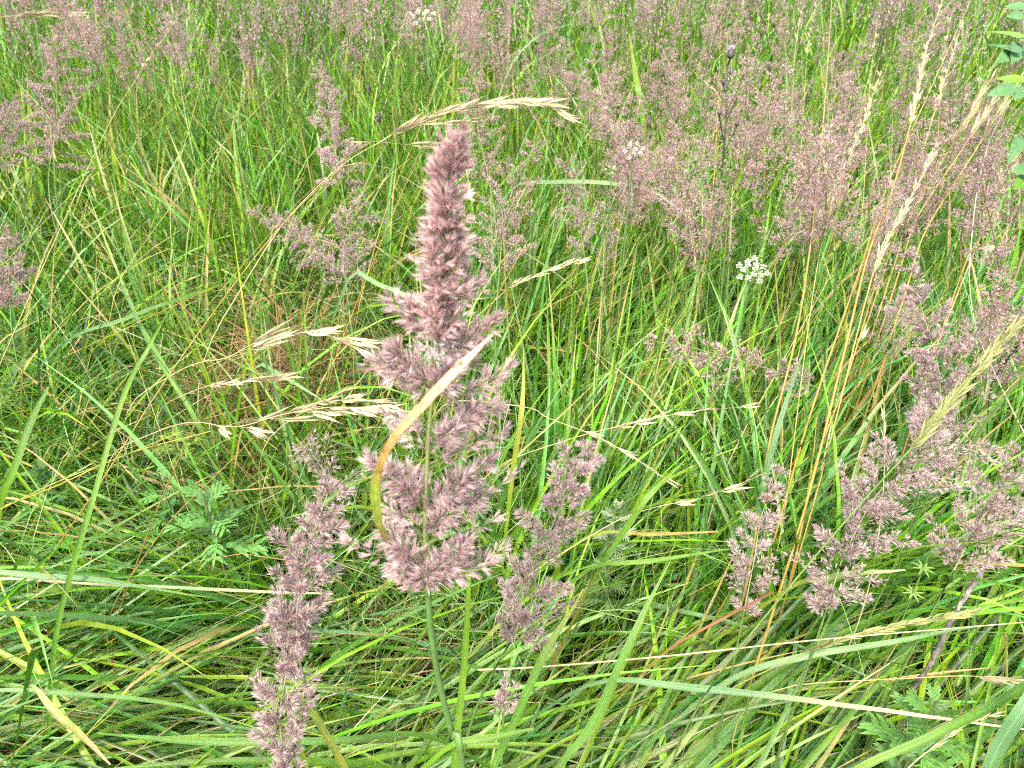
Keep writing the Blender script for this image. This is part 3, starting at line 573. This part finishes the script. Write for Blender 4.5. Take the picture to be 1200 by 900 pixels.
# ------------------------------------------------------------------ straw stalks and seed heads
def spikelet_mesh(kind, k):
    """one flattened brome or fescue spikelet, one metre long along +X, of overlapping pointed scales"""
    mb = MB(); r = np.random.default_rng(100 + k); nf = {'brome': 7, 'slim': 5, 'green': 6}[kind]
    c = {'brome': np.array([.50, .43, .26]), 'slim': np.array([.50, .43, .25]), 'green': np.array([.26, .28, .10])}[kind]
    for i in range(nf):
        t0 = i / nf * .55; sgn = 1 if i % 2 else -1; a = .16 * sgn + r.normal(0, .03)
        d = np.array([math.cos(a), math.sin(a), r.normal(0, .06)]); p0 = np.array([t0, sgn * .02, 0]); Lf = .45 + .05 * r.random()
        ss = np.linspace(0, 1, 5); path = p0 + d * (ss * Lf)[:, None]
        cc = c * r.uniform(.8, 1.2); ribbon(mb, path, np.array([.03, .09, .09, .05, .004]) * (.75 if kind != 'slim' else .6), np.linspace(cc * .9, cc * 1.12, 5), facing=(0, r.normal(0, .3), 1), fold=.35)
        if kind == 'brome': tube(mb, np.array([path[-1] - d * .03, path[-1] + d * .16]), [.006, .002], cc, 3)
    return mb.mesh('spikelet', M_STRAW)
SPK = {k: [spikelet_mesh(k, i) for i in range(5)] for k in ('brome', 'slim', 'green')}
def seed_head(label, stem, head, nsp, Lpx, ang, kind='slim', name='grass_seed_head', cat='seed head', col=None, r0=.0011, group='seed heads among the grass', droop=0., to_ground=False, wide=1.0):
    """stem / head: (px, py, height) points; the head continues the stem"""
    pts = np.array([Pz(*p) for p in list(stem) + list(head)]); n1 = len(stem)
    path = smooth_path(pts, 50); i0 = int(49 * (n1 - .5) / (len(pts) - 1)) if head else 49
    if to_ground:
        g, _ = stem_to_ground(path[0], path[1] - path[0], lean=to_ground if isinstance(to_ground, tuple) else (0, .03)); full = np.vstack([g[::-1][:-1], path])
    else: full = path
    T = thing(name, label, cat, full[0], group)
    c = np.array([.48, .36, .13]) if col is None else np.asarray(col, float)
    mb = MB(); cols = np.broadcast_to(c, (len(full), 3)) if c.ndim == 1 else np.stack([np.interp(np.linspace(0, 1, len(full)), np.linspace(0, 1, len(c)), c[:, k]) for k in range(3)], -1)
    tube(mb, full, np.linspace(r0, r0 * .35 if head else r0 * .6, len(full)), cols, 5); mb.build('stem', M_STRAW, T)
    dep = lambda p: (p - np.array([0, 0, CAM_Z])) @ np.array([0, CP, -SP])
    for k in range(nsp):
        t_ = i0 + (49 - i0) * (k / max(1, nsp - 1)) * .96; i = int(t_); p = path[i]; d = unit(path[min(i + 1, 49)] - path[max(i - 1, 0)])
        u, v = perp(d[None]); th = (k % 2) * math.pi + rng.normal(0, .6); a = rad(ang) * rng.uniform(.5, 1.3)
        dd = unit(d * math.cos(a) + (u[0] * math.cos(th) + v[0] * math.sin(th)) * math.sin(a) + np.array([0, 0, -droop]))
        ln = Lpx * dep(p) / FPX * rng.uniform(.8, 1.15)
        o = bpy.data.objects.new('spikelet', SPK[kind][k % 5]); COL.objects.link(o); o.parent = T
        if ang > 12:
            pe = p + dd * ln * .25; mb = MB(); tube(mb, np.array([p, pe]), r0 * .3, c if c.ndim == 1 else c[-1], 3); mb.build('pedicel', M_STRAW, T); p = pe
        q = Vector(dd).to_track_quat('X', 'Z') @ Euler((rng.uniform(0, 6.28), 0, 0)).to_quaternion()
        o.rotation_mode = 'QUATERNION'; o.rotation_quaternion = q; o.location = [float(z) for z in (p - full[0])]
        o.scale = (ln, ln * wide, ln * wide)
    return T
stalkG = 'bare stalks crossing the grass'
gold, straw, ggold = (.40, .27, .07), (.52, .45, .25), (.32, .32, .10)
# drooping straw heads left of the big plume
seed_head('drooping straw seed head arching over the rusty tangle, uppermost of its cluster', [(175, 455, .60), (224, 428, .67), (266, 419, .71)], [(300, 402, .73), (355, 390, .74), (400, 398, .73), (438, 425, .70)], 11, 46, 13, 'brome', col=straw, to_ground=True, droop=.05)
seed_head('short pale seed head in the middle of the drooping cluster', [(200, 470, .55), (235, 455, .62)], [(260, 450, .64), (320, 445, .64)], 6, 40, 8, 'brome', col=straw, to_ground=True)
seed_head('long drooping straw seed head reaching the big plume, lowest of its cluster', [(150, 520, .55), (200, 500, .62), (232, 495, .65)], [(278, 500, .68), (335, 485, .70), (405, 477, .71), (465, 492, .68)], 12, 48, 16, 'brome', col=straw, to_ground=True, droop=.12)
seed_head('pale seed head just above the lowest drooping one', [(330, 500, .6), (360, 480, .66)], [(385, 470, .68), (430, 470, .69), (462, 482, .67)], 6, 44, 12, 'brome', col=straw, to_ground=True)
seed_head('white arching seed head bowed over the big plume tip', [(262, 372, .62), (330, 265, .76), (398, 196, .86), (450, 164, .90)], [(470, 152, .92), (525, 131, .95), (570, 124, .96), (625, 120, .96), (664, 135, .95)], 14, 42, 6, 'brome', col=(.5, .45, .24), to_ground=True)
seed_head('pale drooping side spikelets hanging under the white arching seed head', [(440, 170, .88), (470, 150, .90)], [(492, 145, .905), (540, 143, .90)], 4, 40, 14, 'brome', col=straw, r0=.0006)
seed_head('single white spikelet left of the big plume tip', [(400, 195, .83), (425, 190, .84)], [(430, 192, .84), (460, 198, .84)], 1, 36, 2, 'brome', col=straw, r0=.0006)
seed_head('pale pair of spikelets beside the slim upright plume', [(420, 175, .83), (436, 166, .85)], [(440, 166, .85), (485, 170, .85)], 2, 44, 7, 'brome', col=straw, r0=.0006)
seed_head('slim pale seed head right of the big plume column', [(560, 370, .60), (590, 343, .66)], [(600, 335, .68), (640, 318, .71), (675, 307, .72)], 7, 28, 7, col=straw, to_ground=True)
seed_head('slim pale seed head dropping right across the middle sward', [(560, 470, .6), (620, 478, .63), (643, 490, .64)], [(700, 512, .63), (745, 538, .61), (782, 562, .58)], 8, 26, 5, col=straw, to_ground=True)
seed_head('pale green seed head lying level right of centre', [(620, 530, .52), (690, 508, .56)], [(735, 498, .58), (800, 484, .60), (882, 476, .6)], 8, 34, 6, col=(.45, .43, .2), to_ground=True)
seed_head('loose pale seed head rising right above the lying bright leaf', [(640, 660, .45), (720, 612, .52), (770, 594, .55)], [(815, 585, .57), (860, 570, .59), (897, 554, .6)], 5, 34, 12, 'brome', col=(.45, .42, .2), to_ground=True)
seed_head('tiny white upright seed head in front of the broad right plume', [(1036, 560, .6), (1037, 535, .62)], [(1037, 520, .64), (1035, 463, .69)], 8, 20, 7, col=straw, to_ground=True)
# right hand pale and golden stalks
RG = 'golden stalks at right'
seed_head('stout pale seed head at top right on a long golden stalk', [(905, 720, .40), (943, 597, .56), (987, 423, .74), (1017, 300, .86), (1045, 225, .94), (1062, 165, .99)], [(1075, 112, 1.03), (1085, 60, 1.07), (1108, -10, 1.12)], 26, 34, 6, 'brome', col=[(.42, .30, .06), gold, gold, straw], wide=.8, r0=.0026, group=RG, to_ground=True)
seed_head('slim pale green seed head right of the stout pale one', [(985, 470, .70), (1015, 350, .82)], [(1032, 297, .88), (1060, 247, .93), (1080, 207, .96), (1098, 168, .99)], 24, 28, 8, col=[gold, (.5, .4, .15), straw], r0=.0014, group=RG, to_ground=True)
seed_head('fading pale seed head left of the stout pale one', [(925, 560, .5), (945, 400, .68), (960, 300, .77)], [(978, 232, .88), (1010, 147, .95), (1033, 83, 1.0)], 24, 26, 8, col=[(.4, .3, .08), (.45, .4, .15), straw], r0=.0013, group=RG, to_ground=True)
seed_head('straight golden stalk left of the pale seed heads, reaching the top edge', [(888, 610, .45), (903, 513, .58), (935, 383, .72), (957, 227, .86), (968, 100, .98), (976, -20, 1.08)], [], 0, 1, 1, col=[gold, gold, ggold], r0=.0023, group=RG, name='dry_stalk', cat='stalk', to_ground=True)
seed_head('golden stalk, second from the left of the right hand bunch', [(915, 605, .44), (940, 517, .57), (967, 433, .67), (1013, 300, .82), (1030, 240, .87)], [], 0, 1, 1, col=gold, r0=.0022, group=RG, name='dry_stalk', cat='stalk', to_ground=True)
seed_head('golden stalk, rightmost of the bunch, ending in white bits', [(935, 640, .42), (957, 540, .55), (990, 450, .66)], [(1018, 360, .75), (1026, 330, .77)], 4, 26, 14, 'brome', col=gold, r0=.002, group=RG, to_ground=True)
seed_head('white papery spikelets left of the golden bunch', [(940, 390, .6), (953, 310, .72)], [(958, 268, .76), (966, 238, .78)], 3, 30, 14, 'brome', col=gold, r0=.001, group=RG, to_ground=True)
for k, (x0, y0, x1, y1, lab) in enumerate([(1075, 255, 1195, 72, 'pale straw stalk fanning to the right edge, lowest of the fan'), (1068, 250, 1160, 95, 'straw stalk in the fan at upper right, second lowest'), (1062, 240, 1128, 25, 'straw stalk in the fan at upper right, steeply rising'), (1085, 270, 1215, 60, 'golden stalk in the fan at upper right, reaching the right edge'), (1045, 205, 1140, -5, 'thin green gold stalk slanting to the top edge behind the stout pale head')]):
    hd_ = [(lerp(x0, x1, .62), lerp(y0, y1, .62), .95), (x1, y1, 1.04)]
    seed_head(lab, [(x0 - 20, y0 + 60, .72), (x0, y0, .78), (lerp(x0, x1, .4), lerp(y0, y1, .4), .89)], hd_, 0 if k == 4 else 16, 28, 8, col=[gold, (.5, .36, .1), straw], r0=.0018, group='fan of pale stalks at upper right', to_ground=True)
for k, (x, y0, y1, lab) in enumerate([(1020, 160, 25, 'thin upright pale seed head left of the stout pale head'), (948, 90, 5, 'thin pale seed head by the top edge above the golden stalk'), (1150, 140, 0, 'thin pale seed head by the top edge near the oval leaved sapling'), (935, 70, 0, 'faint pale seed head at the top edge between the plumes'), (1105, 130, 22, 'thin pale seed head just right of the stout pale one')]):
    seed_head(lab, [(x - 8, y0 + 70, .78), (x - 4, y0, .86)], [(x, lerp(y0, y1, .5), .92), (x + 8, y1, .98)], 8, 20, 6, col=[ggold, straw], r0=.0009, group='thin pale seed heads at upper right', to_ground=True)
seed_head('straw stalk with drooping pale spikelets at the right edge', [(1120, 350, .66), (1140, 300, .72)], [(1165, 240, .78), (1180, 205, .81), (1205, 170, .84)], 7, 34, 15, 'brome', col=straw, r0=.0011, to_ground=True)
seed_head('golden stalk leaning right under the pale forked spikelets', [(1065, 510, .55), (1098, 405, .68), (1135, 300, .78)], [(1150, 290, .79), (1180, 270, .80)], 3, 30, 18, 'brome', col=gold, r0=.002, group=RG, to_ground=True)
seed_head('stout green seed spike slanting across the right hand plumes', [(870, 755, .54), (930, 682, .62), (1000, 600, .70), (1050, 545, .75)], [(1085, 506, .79), (1117, 467, .83), (1163, 413, .88), (1215, 360, .93)], 26, 40, 10, 'green', col=[(.12, .2, .05), (.14, .22, .05), (.22, .26, .08)], r0=.0017, to_ground=True, wide=1.1)
seed_head('brown green bristly seed spike lying level at lower right', [(780, 850, .4), (870, 800, .45), (930, 772, .48)], [(962, 758, .5), (1033, 737, .52), (1090, 726, .53), (1147, 716, .53)], 26, 30, 5, 'green', col=[(.14, .2, .06), (.3, .28, .1)], r0=.0012, to_ground=True, wide=1.2)
seed_head('long straight straw stem running right from the lower middle plume', [(560, 785, .50), (640, 781, .51), (800, 767, .52), (957, 750, .53), (1215, 728, .53)], [], 0, 1, 1, col=straw, r0=.0014, group=stalkG, name='dry_stalk', cat='stalk')
seed_head('pale twisted seed head in the bottom right corner', [(1050, 915, .45), (1075, 890, .48)], [(1105, 868, .5), (1135, 848, .52), (1165, 838, .52)], 7, 26, 6, col=straw, to_ground=(0, .0))
seed_head('straw seed head by the right edge above the bottom right corner', [(960, 800, .42), (1060, 795, .46), (1130, 792, .48)], [(1160, 795, .49), (1205, 798, .49)], 7, 28, 9, 'brome', col=(.4, .36, .12), to_ground=(0, .0))
seed_head('straw stalk at far left edge lying level over the grass near the top', [(-30, 22, .86), (0, 20, .88)], [(30, 17, .89), (70, 15, .89)], 5, 34, 5, 'brome', col=straw, to_ground=True)
# long thin stalks crossing the left
seed_head('long thin stalk at left topped by a slim pale seed head touching the top edge', [(-10, 450, .55), (53, 307, .72), (127, 147, .88), (160, 92, .93)], [(173, 70, .95), (198, 35, .98), (222, -4, 1.02)], 11, 26, 8, col=[(.36, .32, .1), (.42, .38, .14), straw], r0=.0011, group=stalkG, to_ground=True)
def stalk(label, pts, col=gold, r0=.001, ground=True): seed_head(label, pts, [], 0, 1, 1, col=col, r0=r0, name='dry_stalk', cat='stalk', group=stalkG, to_ground=ground)
stalk('thin straw stalk crossing the tall one at upper left', [(-20, 335, .60), (13, 300, .66), (93, 220, .76), (157, 170, .82), (245, 88, .90)], ggold)
stalk('long green gold stalk slanting to the slim upright plume', [(158, 300, .68), (233, 200, .79), (290, 140, .86), (350, 77, .93), (430, -5, 1.0)], ggold)
stalk('gold stalk running from the left tangle up to the white arching seed head', [(60, 650, .38), (117, 567, .5), (180, 467, .62), (233, 390, .7), (300, 300, .79), (350, 243, .84), (402, 195, .88)], gold, .0013)
stalk('steep thin stalk reaching the top edge at left', [(205, 210, .76), (230, 120, .86), (247, 60, .92), (264, -5, .98)], ggold)
stalk('brown stalk slanting in front of the cut leaved herb at left', [(140, 715, .35), (183, 600, .5), (218, 520, .58), (250, 455, .64), (282, 385, .7)], (.22, .13, .04), .0013)
stalk('gold stalk rising right from the left edge under the drooping heads', [(-30, 606, .52), (60, 572, .58), (150, 532, .63), (248, 505, .66)], (.45, .33, .07), .0012)
stalk('second brown stalk fanning right from the cut leaved herb', [(150, 680, .40), (200, 610, .48), (260, 550, .54), (330, 480, .58)], (.28, .18, .06), .0011)
stalk('green gold stalk lying over the left edge above the gold one', [(-30, 612, .55), (60, 568, .60), (130, 540, .63), (215, 505, .66)], (.25, .27, .05), .0013)
stalk('reddish stalk leaning behind the big plume on its left', [(400, 400, .55), (440, 300, .68), (480, 205, .78), (520, 120, .86)], (.30, .16, .04), .0012)
stalk('upright green stem with a brown sheath right of the big plume column', [(612, 600, .40), (606, 500, .52), (597, 400, .63), (592, 320, .70), (590, 275, .74)], [(.08, .17, .03), (.09, .18, .03), (.28, .2, .05)], .0017)
stalk('white dead stem curving down the right edge', [(1230, 560, .52), (1200, 507, .58), (1167, 440, .65), (1143, 380, .71), (1137, 300, .78), (1157, 173, .9), (1210, 75, 1.0)], (.55, .5, .44), .0013)
stalk('thin golden stalk standing left of the dark thistle', [(838, 190, .82), (842, 110, .9), (846, -10, 1.0)], (.42, .3, .08), .001)
stalk('gold stalk leaning in the far sward left of the big plume tip', [(428, 330, .62), (455, 240, .74), (500, 130, .86), (545, 10, .98)], (.4, .28, .07), .001)
for k in range(14):      # a few more thin crossing stalks
    x0, y0 = U(0, 1150), U(250, 620); a = rad(U(25, 75)) if U() < .75 else rad(U(105, 155)); ln = U(120, 240); z0 = .5 + (620 - y0) / 370 * .12
    stalk(['gold', 'green gold', 'straw'][k % 3] + ' thin stalk leaning ' + ('right' if a < 1.57 else 'left') + (' high' if y0 < 400 else ' low') + ' in the middle grass ' + ('near the left edge' if x0 < 200 else 'left of the big plume' if x0 < 430 else 'behind the big plume' if x0 < 600 else 'right of centre' if x0 < 900 else 'near the right edge'), [(x0, y0, z0), (x0 + math.cos(a) * ln * .5, y0 - math.sin(a) * ln * .5, z0 + .1), (x0 + math.cos(a) * ln, y0 - math.sin(a) * ln, z0 + .19)], [gold, ggold, straw][k % 3], .0008)

# ------------------------------------------------------------------ woody stick
pts = smooth_path([Pz(1062, 825, .25), Pz(1067, 813, .27), Pz(1093, 773, .36), Pz(1120, 717, .46), Pz(1163, 650, .56), Pz(1200, 597, .63), Pz(1240, 540, .68)], 26)
pts = smooth_path(pts, 60) + rng.normal(0, .0007, (60, 3)); mb = MB(); tube(mb, pts, np.linspace(.0042, .0026, 60) * rng.uniform(.75, 1.3, 60), np.linspace([.16, .13, .115], [.34, .31, .29], 60) * rng.uniform(.45, 1.3, (60, 1)), 9)
o = mb.build('dead_stick', M_BARK, off=pts[0]); o.location = pts[0]; tag(o, 'grey woody dead stick leaning up to the right edge', 'stick')
pts = smooth_path([Pz(1156, 540, .5), Pz(1160, 460, .62), Pz(1178, 425, .68), Pz(1202, 395, .74)], 14); mb = MB(); tube(mb, pts, .0012, np.array([.03, .022, .02]), 5)
o = mb.build('dark_twig', M_BARK, off=pts[0]); o.location = pts[0]; tag(o, 'thin dark twig behind the green seed spike at the right edge', 'twig')

# ------------------------------------------------------------------ herbs
def flat_leaf(mb, p0, d, nrm, L, W, col, n=7, droop=.15, tip=1.6, fold=.12):
    s = np.linspace(0, 1, n)[:, None]; path = p0 + d * L * s - np.array([0, 0, 1.]) * droop * L * s ** 2
    wp = W * np.sin(np.pi * np.clip(s[:, 0] * .94 + .04, 0, 1) ** (1 / tip * 1.0)) + W * .02
    ribbon(mb, path, wp, np.linspace(np.asarray(col) * .9, np.asarray(col) * 1.1, n), facing=nrm, fold=fold)
def mugwort(label, px, py, z, nl, Ls, col, lob=5, slim=.16, tall=.12):
    top = Pz(px, py, z); root = np.array([top[0], top[1], 0.])
    T = thing('cut_leaved_herb', label, 'herb', root, 'cut leaved herbs')
    mb = MB(); tube(mb, np.linspace(root, top, 8), np.linspace(.0025, .0015, 8), np.array([.12, .15, .05]), 6); mb.build('stem', M_STEM, T)
    for k in range(nl):
        th = k * 2.4 + rng.normal(0, .2); hgt = k / nl; el = lerp(.15, 1.0, hgt ** 1.5); d = np.array([math.cos(th) * math.cos(el), math.sin(th) * math.cos(el), math.sin(el)])
        p0 = lerp(top - [0, 0, tall], top, hgt); Lk = Ls * lerp(1.15, .55, hgt) * U(.85, 1.15); mb = MB(); c = np.asarray(col) * U(.8, 1.25)
        nr = unit(np.array([0, 0, 1.]) - d * d[2]); sd_ = np.cross(d, nr)
        flat_leaf(mb, p0, d, nr, Lk, Lk * slim, c, droop=.3)
        for q in range(1, lob + 1):
            f = q / (lob + 1) * .8 + .1; pq = p0 + d * Lk * f - np.array([0, 0, .3 * Lk * f * f])
            for sg in (-1, 1):
                dq = unit(d * .8 + sd_ * sg * .75); lq = Lk * (.52 - .36 * abs(f - .45)) * U(.85, 1.1)
                flat_leaf(mb, pq, dq, nr, lq, Lk * slim * .8, c, n=5, droop=.25)
                flat_leaf(mb, pq + dq * lq * .45, unit(dq + d * .7), nr, lq * .45, Lk * slim * .6, c, n=4, droop=.2)
        mb.build('leaf', M_LEAF, T)
mugwort('grey green herb with deeply cut leaves, left of the lower left plume top', 238, 580, .50, 10, .075, (.11, .25, .06), 3)
mugwort('bright yellow green young herb shoot with narrow leaves at left', 202, 512, .5, 12, .05, (.17, .28, .04), 2, .12, .05)
mugwort('second cut leaved herb just left of the grey green one', 185, 552, .48, 8, .06, (.10, .24, .05), 3)
mugwort('dark green cut leaved herb in the bottom right corner', 1098, 822, .46, 12, .06, (.10, .23, .045), 3)
mugwort('cut leaved herb at the bottom edge near the right corner', 1060, 880, .38, 10, .06, (.08, .19, .045), 3)
mugwort('silvery fine leaved herb behind the lower middle plume', 722, 590, .47, 14, .04, (.22, .29, .17), 4, .09, .10)
mugwort('feathery green herb low behind the lower middle plume', 715, 655, .4, 10, .05, (.12, .2, .06), 4, .1)
# whorled bedstraw
c = Pz(1082, 666, .55); T = thing('whorled_bedstraw', 'small star shaped whorl of narrow leaves below the right hand plumes', 'herb', (c[0], c[1], 0.))
mb = MB(); tube(mb, np.linspace([c[0], c[1], 0], c + [0, 0, .04], 6), .0012, np.array([.1, .2, .04]), 5); mb.build('stem', M_STEM, T)
for zz in (0, -.05):
    for k in range(8):
        th = k * TAU / 8; mb = MB(); flat_leaf(mb, c + [0, 0, zz], np.array([math.cos(th), math.sin(th), .15]), (0, 0, 1), .018, .0035, (.2, .32, .08)); mb.build('leaf', M_LEAF, T)
# broad leaved herbs low at left
def ovate(label, px, py, z, nl, L, W, col, name='leafy_herb', group='low leafy herbs'):
    top = Pz(px, py, z); T = thing(name, label, 'herb', (top[0], top[1], 0.), group)
    mb = MB(); tube(mb, np.linspace([top[0], top[1], 0], top, 6), .0016, np.array([.1, .15, .04]), 5); mb.build('stem', M_STEM, T)
    for k in range(nl):
        th = (k // 2) * 1.57 + (k % 2) * math.pi + .3; el = lerp(.0, .6, k / nl); hh = lerp(-.10, 0, k / nl)
        mb = MB(); flat_leaf(mb, top + [0, 0, hh], np.array([math.cos(th) * math.cos(el), math.sin(th) * math.cos(el), math.sin(el)]), (0, 0, 1), L * U(.8, 1.15), W, np.asarray(col) * U(.8, 1.2), droop=.2); mb.build('leaf', M_LEAF, T)
ovate('low herb with paired oval leaves at the left edge', 42, 545, .42, 12, .038, .022, (.075, .17, .04))
ovate('low herb with oval leaves beside the tall slanting leaf', 60, 580, .36, 10, .036, .022, (.06, .15, .04))
ovate('low dark herb under the drooping straw seed heads', 425, 440, .40, 10, .045, .026, (.05, .12, .03))
ovate('low oval leaved herb at the left edge by the pale stalk', 12, 435, .42, 8, .04, .025, (.08, .17, .04))
ovate('low leafy herb behind the dense right hand plume', 1110, 365, .45, 10, .05, .028, (.07, .16, .06))
ovate('low leafy herb at the right edge behind the white dead stem', 1180, 330, .5, 12, .055, .03, (.08, .18, .08))
ovate('low leafy herb between the fan stalks and the right edge', 1165, 165, .78, 8, .05, .026, (.16, .28, .05))
# oval leaved sapling at the top right
root = Pz(1215, 260, .86); root[2] = 0
T = thing('oval_leaved_sapling', 'sapling with paired oval leaves at the top right corner', 'sapling', root)
tw = smooth_path([root, Pz(1212, 260, .86), Pz(1208, 130, 1.0), Pz(1200, 40, 1.08), Pz(1196, -30, 1.13)], 16)
mb = MB(); tube(mb, tw, np.linspace(.003, .0012, 16), np.array([.18, .17, .08]), 6); mb.build('stem', M_STEM, T)
for (x0, y0, x1, y1, wp, c) in [(1200, 10, 1178, 6, 12, g2), (1200, 20, 1180, 18, 11, g2), (1196, 45, 1155, 32, 14, [.17, .30, .04]), (1198, 48, 1178, 36, 11, [.17, .30, .04]), (1192, 62, 1152, 46, 17, g2), (1195, 62, 1172, 68, 16, g2), (1200, 55, 1188, 66, 18, g2), (1195, 105, 1158, 108, 16, g2), (1205, 105, 1190, 112, 12, g2), (1200, 160, 1184, 182, 12, g2), (1205, 200, 1186, 200, 14, g2), (1205, 208, 1188, 218, 12, g0), (1200, 95, 1168, 90, 10, g1), (1210, 30, 1225, 18, 14, g2), (1210, 80, 1232, 70, 15, g2), (1212, 140, 1235, 130, 14, g2)]:
    yy = (y0 + y1) / 2; zz = np.interp(yy, [0, 130, 260], [1.11, 1.0, .86]); a, b = Pz(x0, y0, zz), Pz(x1, y1, zz + .004); d = b - a; Ln = np.linalg.norm(d)
    mb = MB(); flat_leaf(mb, a, d / Ln, unit(np.array([0, -.6, 1.])), Ln, wp * (a[1] / CP) / FPX * 1.1, np.asarray(c) * 1.1, n=9, droop=.08); mb.build('leaflet', M_LEAF, T)

# ------------------------------------------------------------------ flowers
def umbel(label, px, py, z, wpx, ncl, nfl=13):
    c = Pz(px, py, z); dep = (c - np.array([0, 0, CAM_Z])) @ np.array([0, CP, -SP]); R_ = wpx / 2 * dep / FPX
    T = thing('white_umbel_flower', label, 'flower', (c[0], c[1], 0.), 'white umbels in the grass'); hub = c - [0, 0, R_ * 1.1]
    mb = MB(); tube(mb, np.linspace([c[0], c[1] + .02, 0], hub, 7), .0013, np.array([.1, .18, .05]), 5); mb.build('stem', M_STEM, T)
    for k in range(ncl):
        rr = R_ * math.sqrt((k + .4) / ncl); th = k * 2.4; p = c + np.array([math.cos(th) * rr, math.sin(th) * rr * .85, math.sin(th) * rr * .5 - .2 * rr * rr / R_ + rng.normal(0, .001)])
        mb = MB(); tube(mb, np.linspace(hub, p, 4), .0005, np.array([.16, .25, .08]), 4); ray = mb.build('ray', M_STEM, T)
        mb = MB()
        for f in range(nfl):
            fr = R_ * .21 * math.sqrt((f + .3) / nfl); ft = f * 2.4; q = p + np.array([math.cos(ft) * fr, math.sin(ft) * fr * .85, math.sin(ft) * fr * .5 + rng.normal(0, .0008)])
            for g in range(5):
                a = g * TAU / 5 + f; flat_leaf(mb, q, np.array([math.cos(a), math.sin(a) * .85, .2 + math.sin(a) * .5]), (0, -.5, .85), R_ * .058, R_ * .05, np.array([.50, .51, .42]) * U(.75, 1.05), n=3, droop=.22)
        mb.build('floret_cluster', M_PETAL, ray, T.location)
umbel('white flat topped flower cluster right of centre, largest of the umbels', 882, 314, .72, 38, 14)
umbel('small white flower cluster beneath the far plumes right of centre', 742, 174, 1.02, 26, 9)
umbel('white flower cluster touching the top edge left of centre', 494, 16, .92, 32, 10)
umbel('faint greenish white flower cluster just below the small white one', 717, 197, .9, 16, 5)
# dark thistle
pts = smooth_path([Pz(845, 215, .80), Pz(850, 150, .91), Pz(853, 75, 1.02)], 12); root = np.array([pts[0][0], pts[0][1] + .02, 0.])
T = thing('dark_thistle', 'dark branching thistle stalk with a pale pink head among the plumes', 'thistle', root)
mb = MB(); tube(mb, np.vstack([np.linspace(root, pts[0], 5)[:-1], pts]), .0019, np.vstack([np.tile([.08, .15, .03], (5, 1)), np.tile([.03, .033, .022], (11, 1))]), 6); mb.build('stem', M_STEM, T)
for (i0, dx, dz, r_, pink) in ((11, 0, .012, .0085, 1), (8, -.012, .03, .005, 0), (6, .014, .04, .005, 0), (4, -.02, .06, .005, 0), (3, .022, .055, .005, 0), (9, .010, .02, .005, 0)):
    a = pts[i0]; b = a + np.array([dx, rng.normal(0, .01), dz]); mb = MB(); tube(mb, np.linspace(a, b, 4), .0014, np.array([.035, .04, .025]), 5)
    ss = np.linspace(0, 1, 7); tube(mb, b + np.array([0, 0, 1.]) * (ss * r_ * 2.4)[:, None], r_ * np.array([.3, .8, 1, .95, .8, .65, .3]), np.array([.06, .05, .05]), 8); hdo = mb.build('flower_head', M_STEM, T)
    if pink:
        mb = MB(); m = 90; th = U(0, TAU, m); el = U(.5, 1.5, m); d = np.stack([np.cos(th) * np.cos(el), np.sin(th) * np.cos(el), np.sin(el)], -1)
        kites(mb, np.repeat((b + [0, 0, r_ * 2])[None], m, 0), d, r_ * 1.5, .0014, np.array([.45, .25, .38]), np.array([.7, .55, .62]), False)
        mb.build('tuft', M_PETAL, hdo, T.location)
for (px, py, lab) in ((433, 108, 'small purple flower spike left of the big plume tip, upper of two'), (444, 140, 'small purple flower spike left of the big plume tip, lower of two')):
    c = Pz(px, py, .72); T = thing('purple_flower_spike', lab, 'flower', (c[0], c[1], 0.))
    mb = MB(); tube(mb, np.linspace([c[0], c[1], 0], c, 6), .0012, np.array([.1, .14, .05]), 5); mb.build('stem', M_STEM, T)
    mb = MB(); m = 70; s = U(0, 1, m); th = U(0, TAU, m); kites(mb, c + np.stack([np.cos(th) * .003, np.sin(th) * .003, s * .03 - .01], -1), np.stack([np.cos(th), np.sin(th), np.full(m, .6)], -1), .007, .004, np.array([.14, .08, .14]), np.array([.26, .17, .25]))
    mb.build('blossom', M_PETAL, T)
# pale cocoon of fluff in the big plume
c = P(506, 412, hd(412) - .022); mb = MB(); m = 90; p = c + rng.normal(0, 1, (m, 3)) * [.006, .003, .003]; kites(mb, p, rng.normal(0, 1, (m, 3)), .006, .0006, np.array([.4, .4, .38]), np.array([.5, .5, .47]), False)
o = mb.build('seed_fluff', M_PETAL, off=c); o.location = c; tag(o, 'grey white tuft of fluff caught in the middle of the big plume', 'fluff')
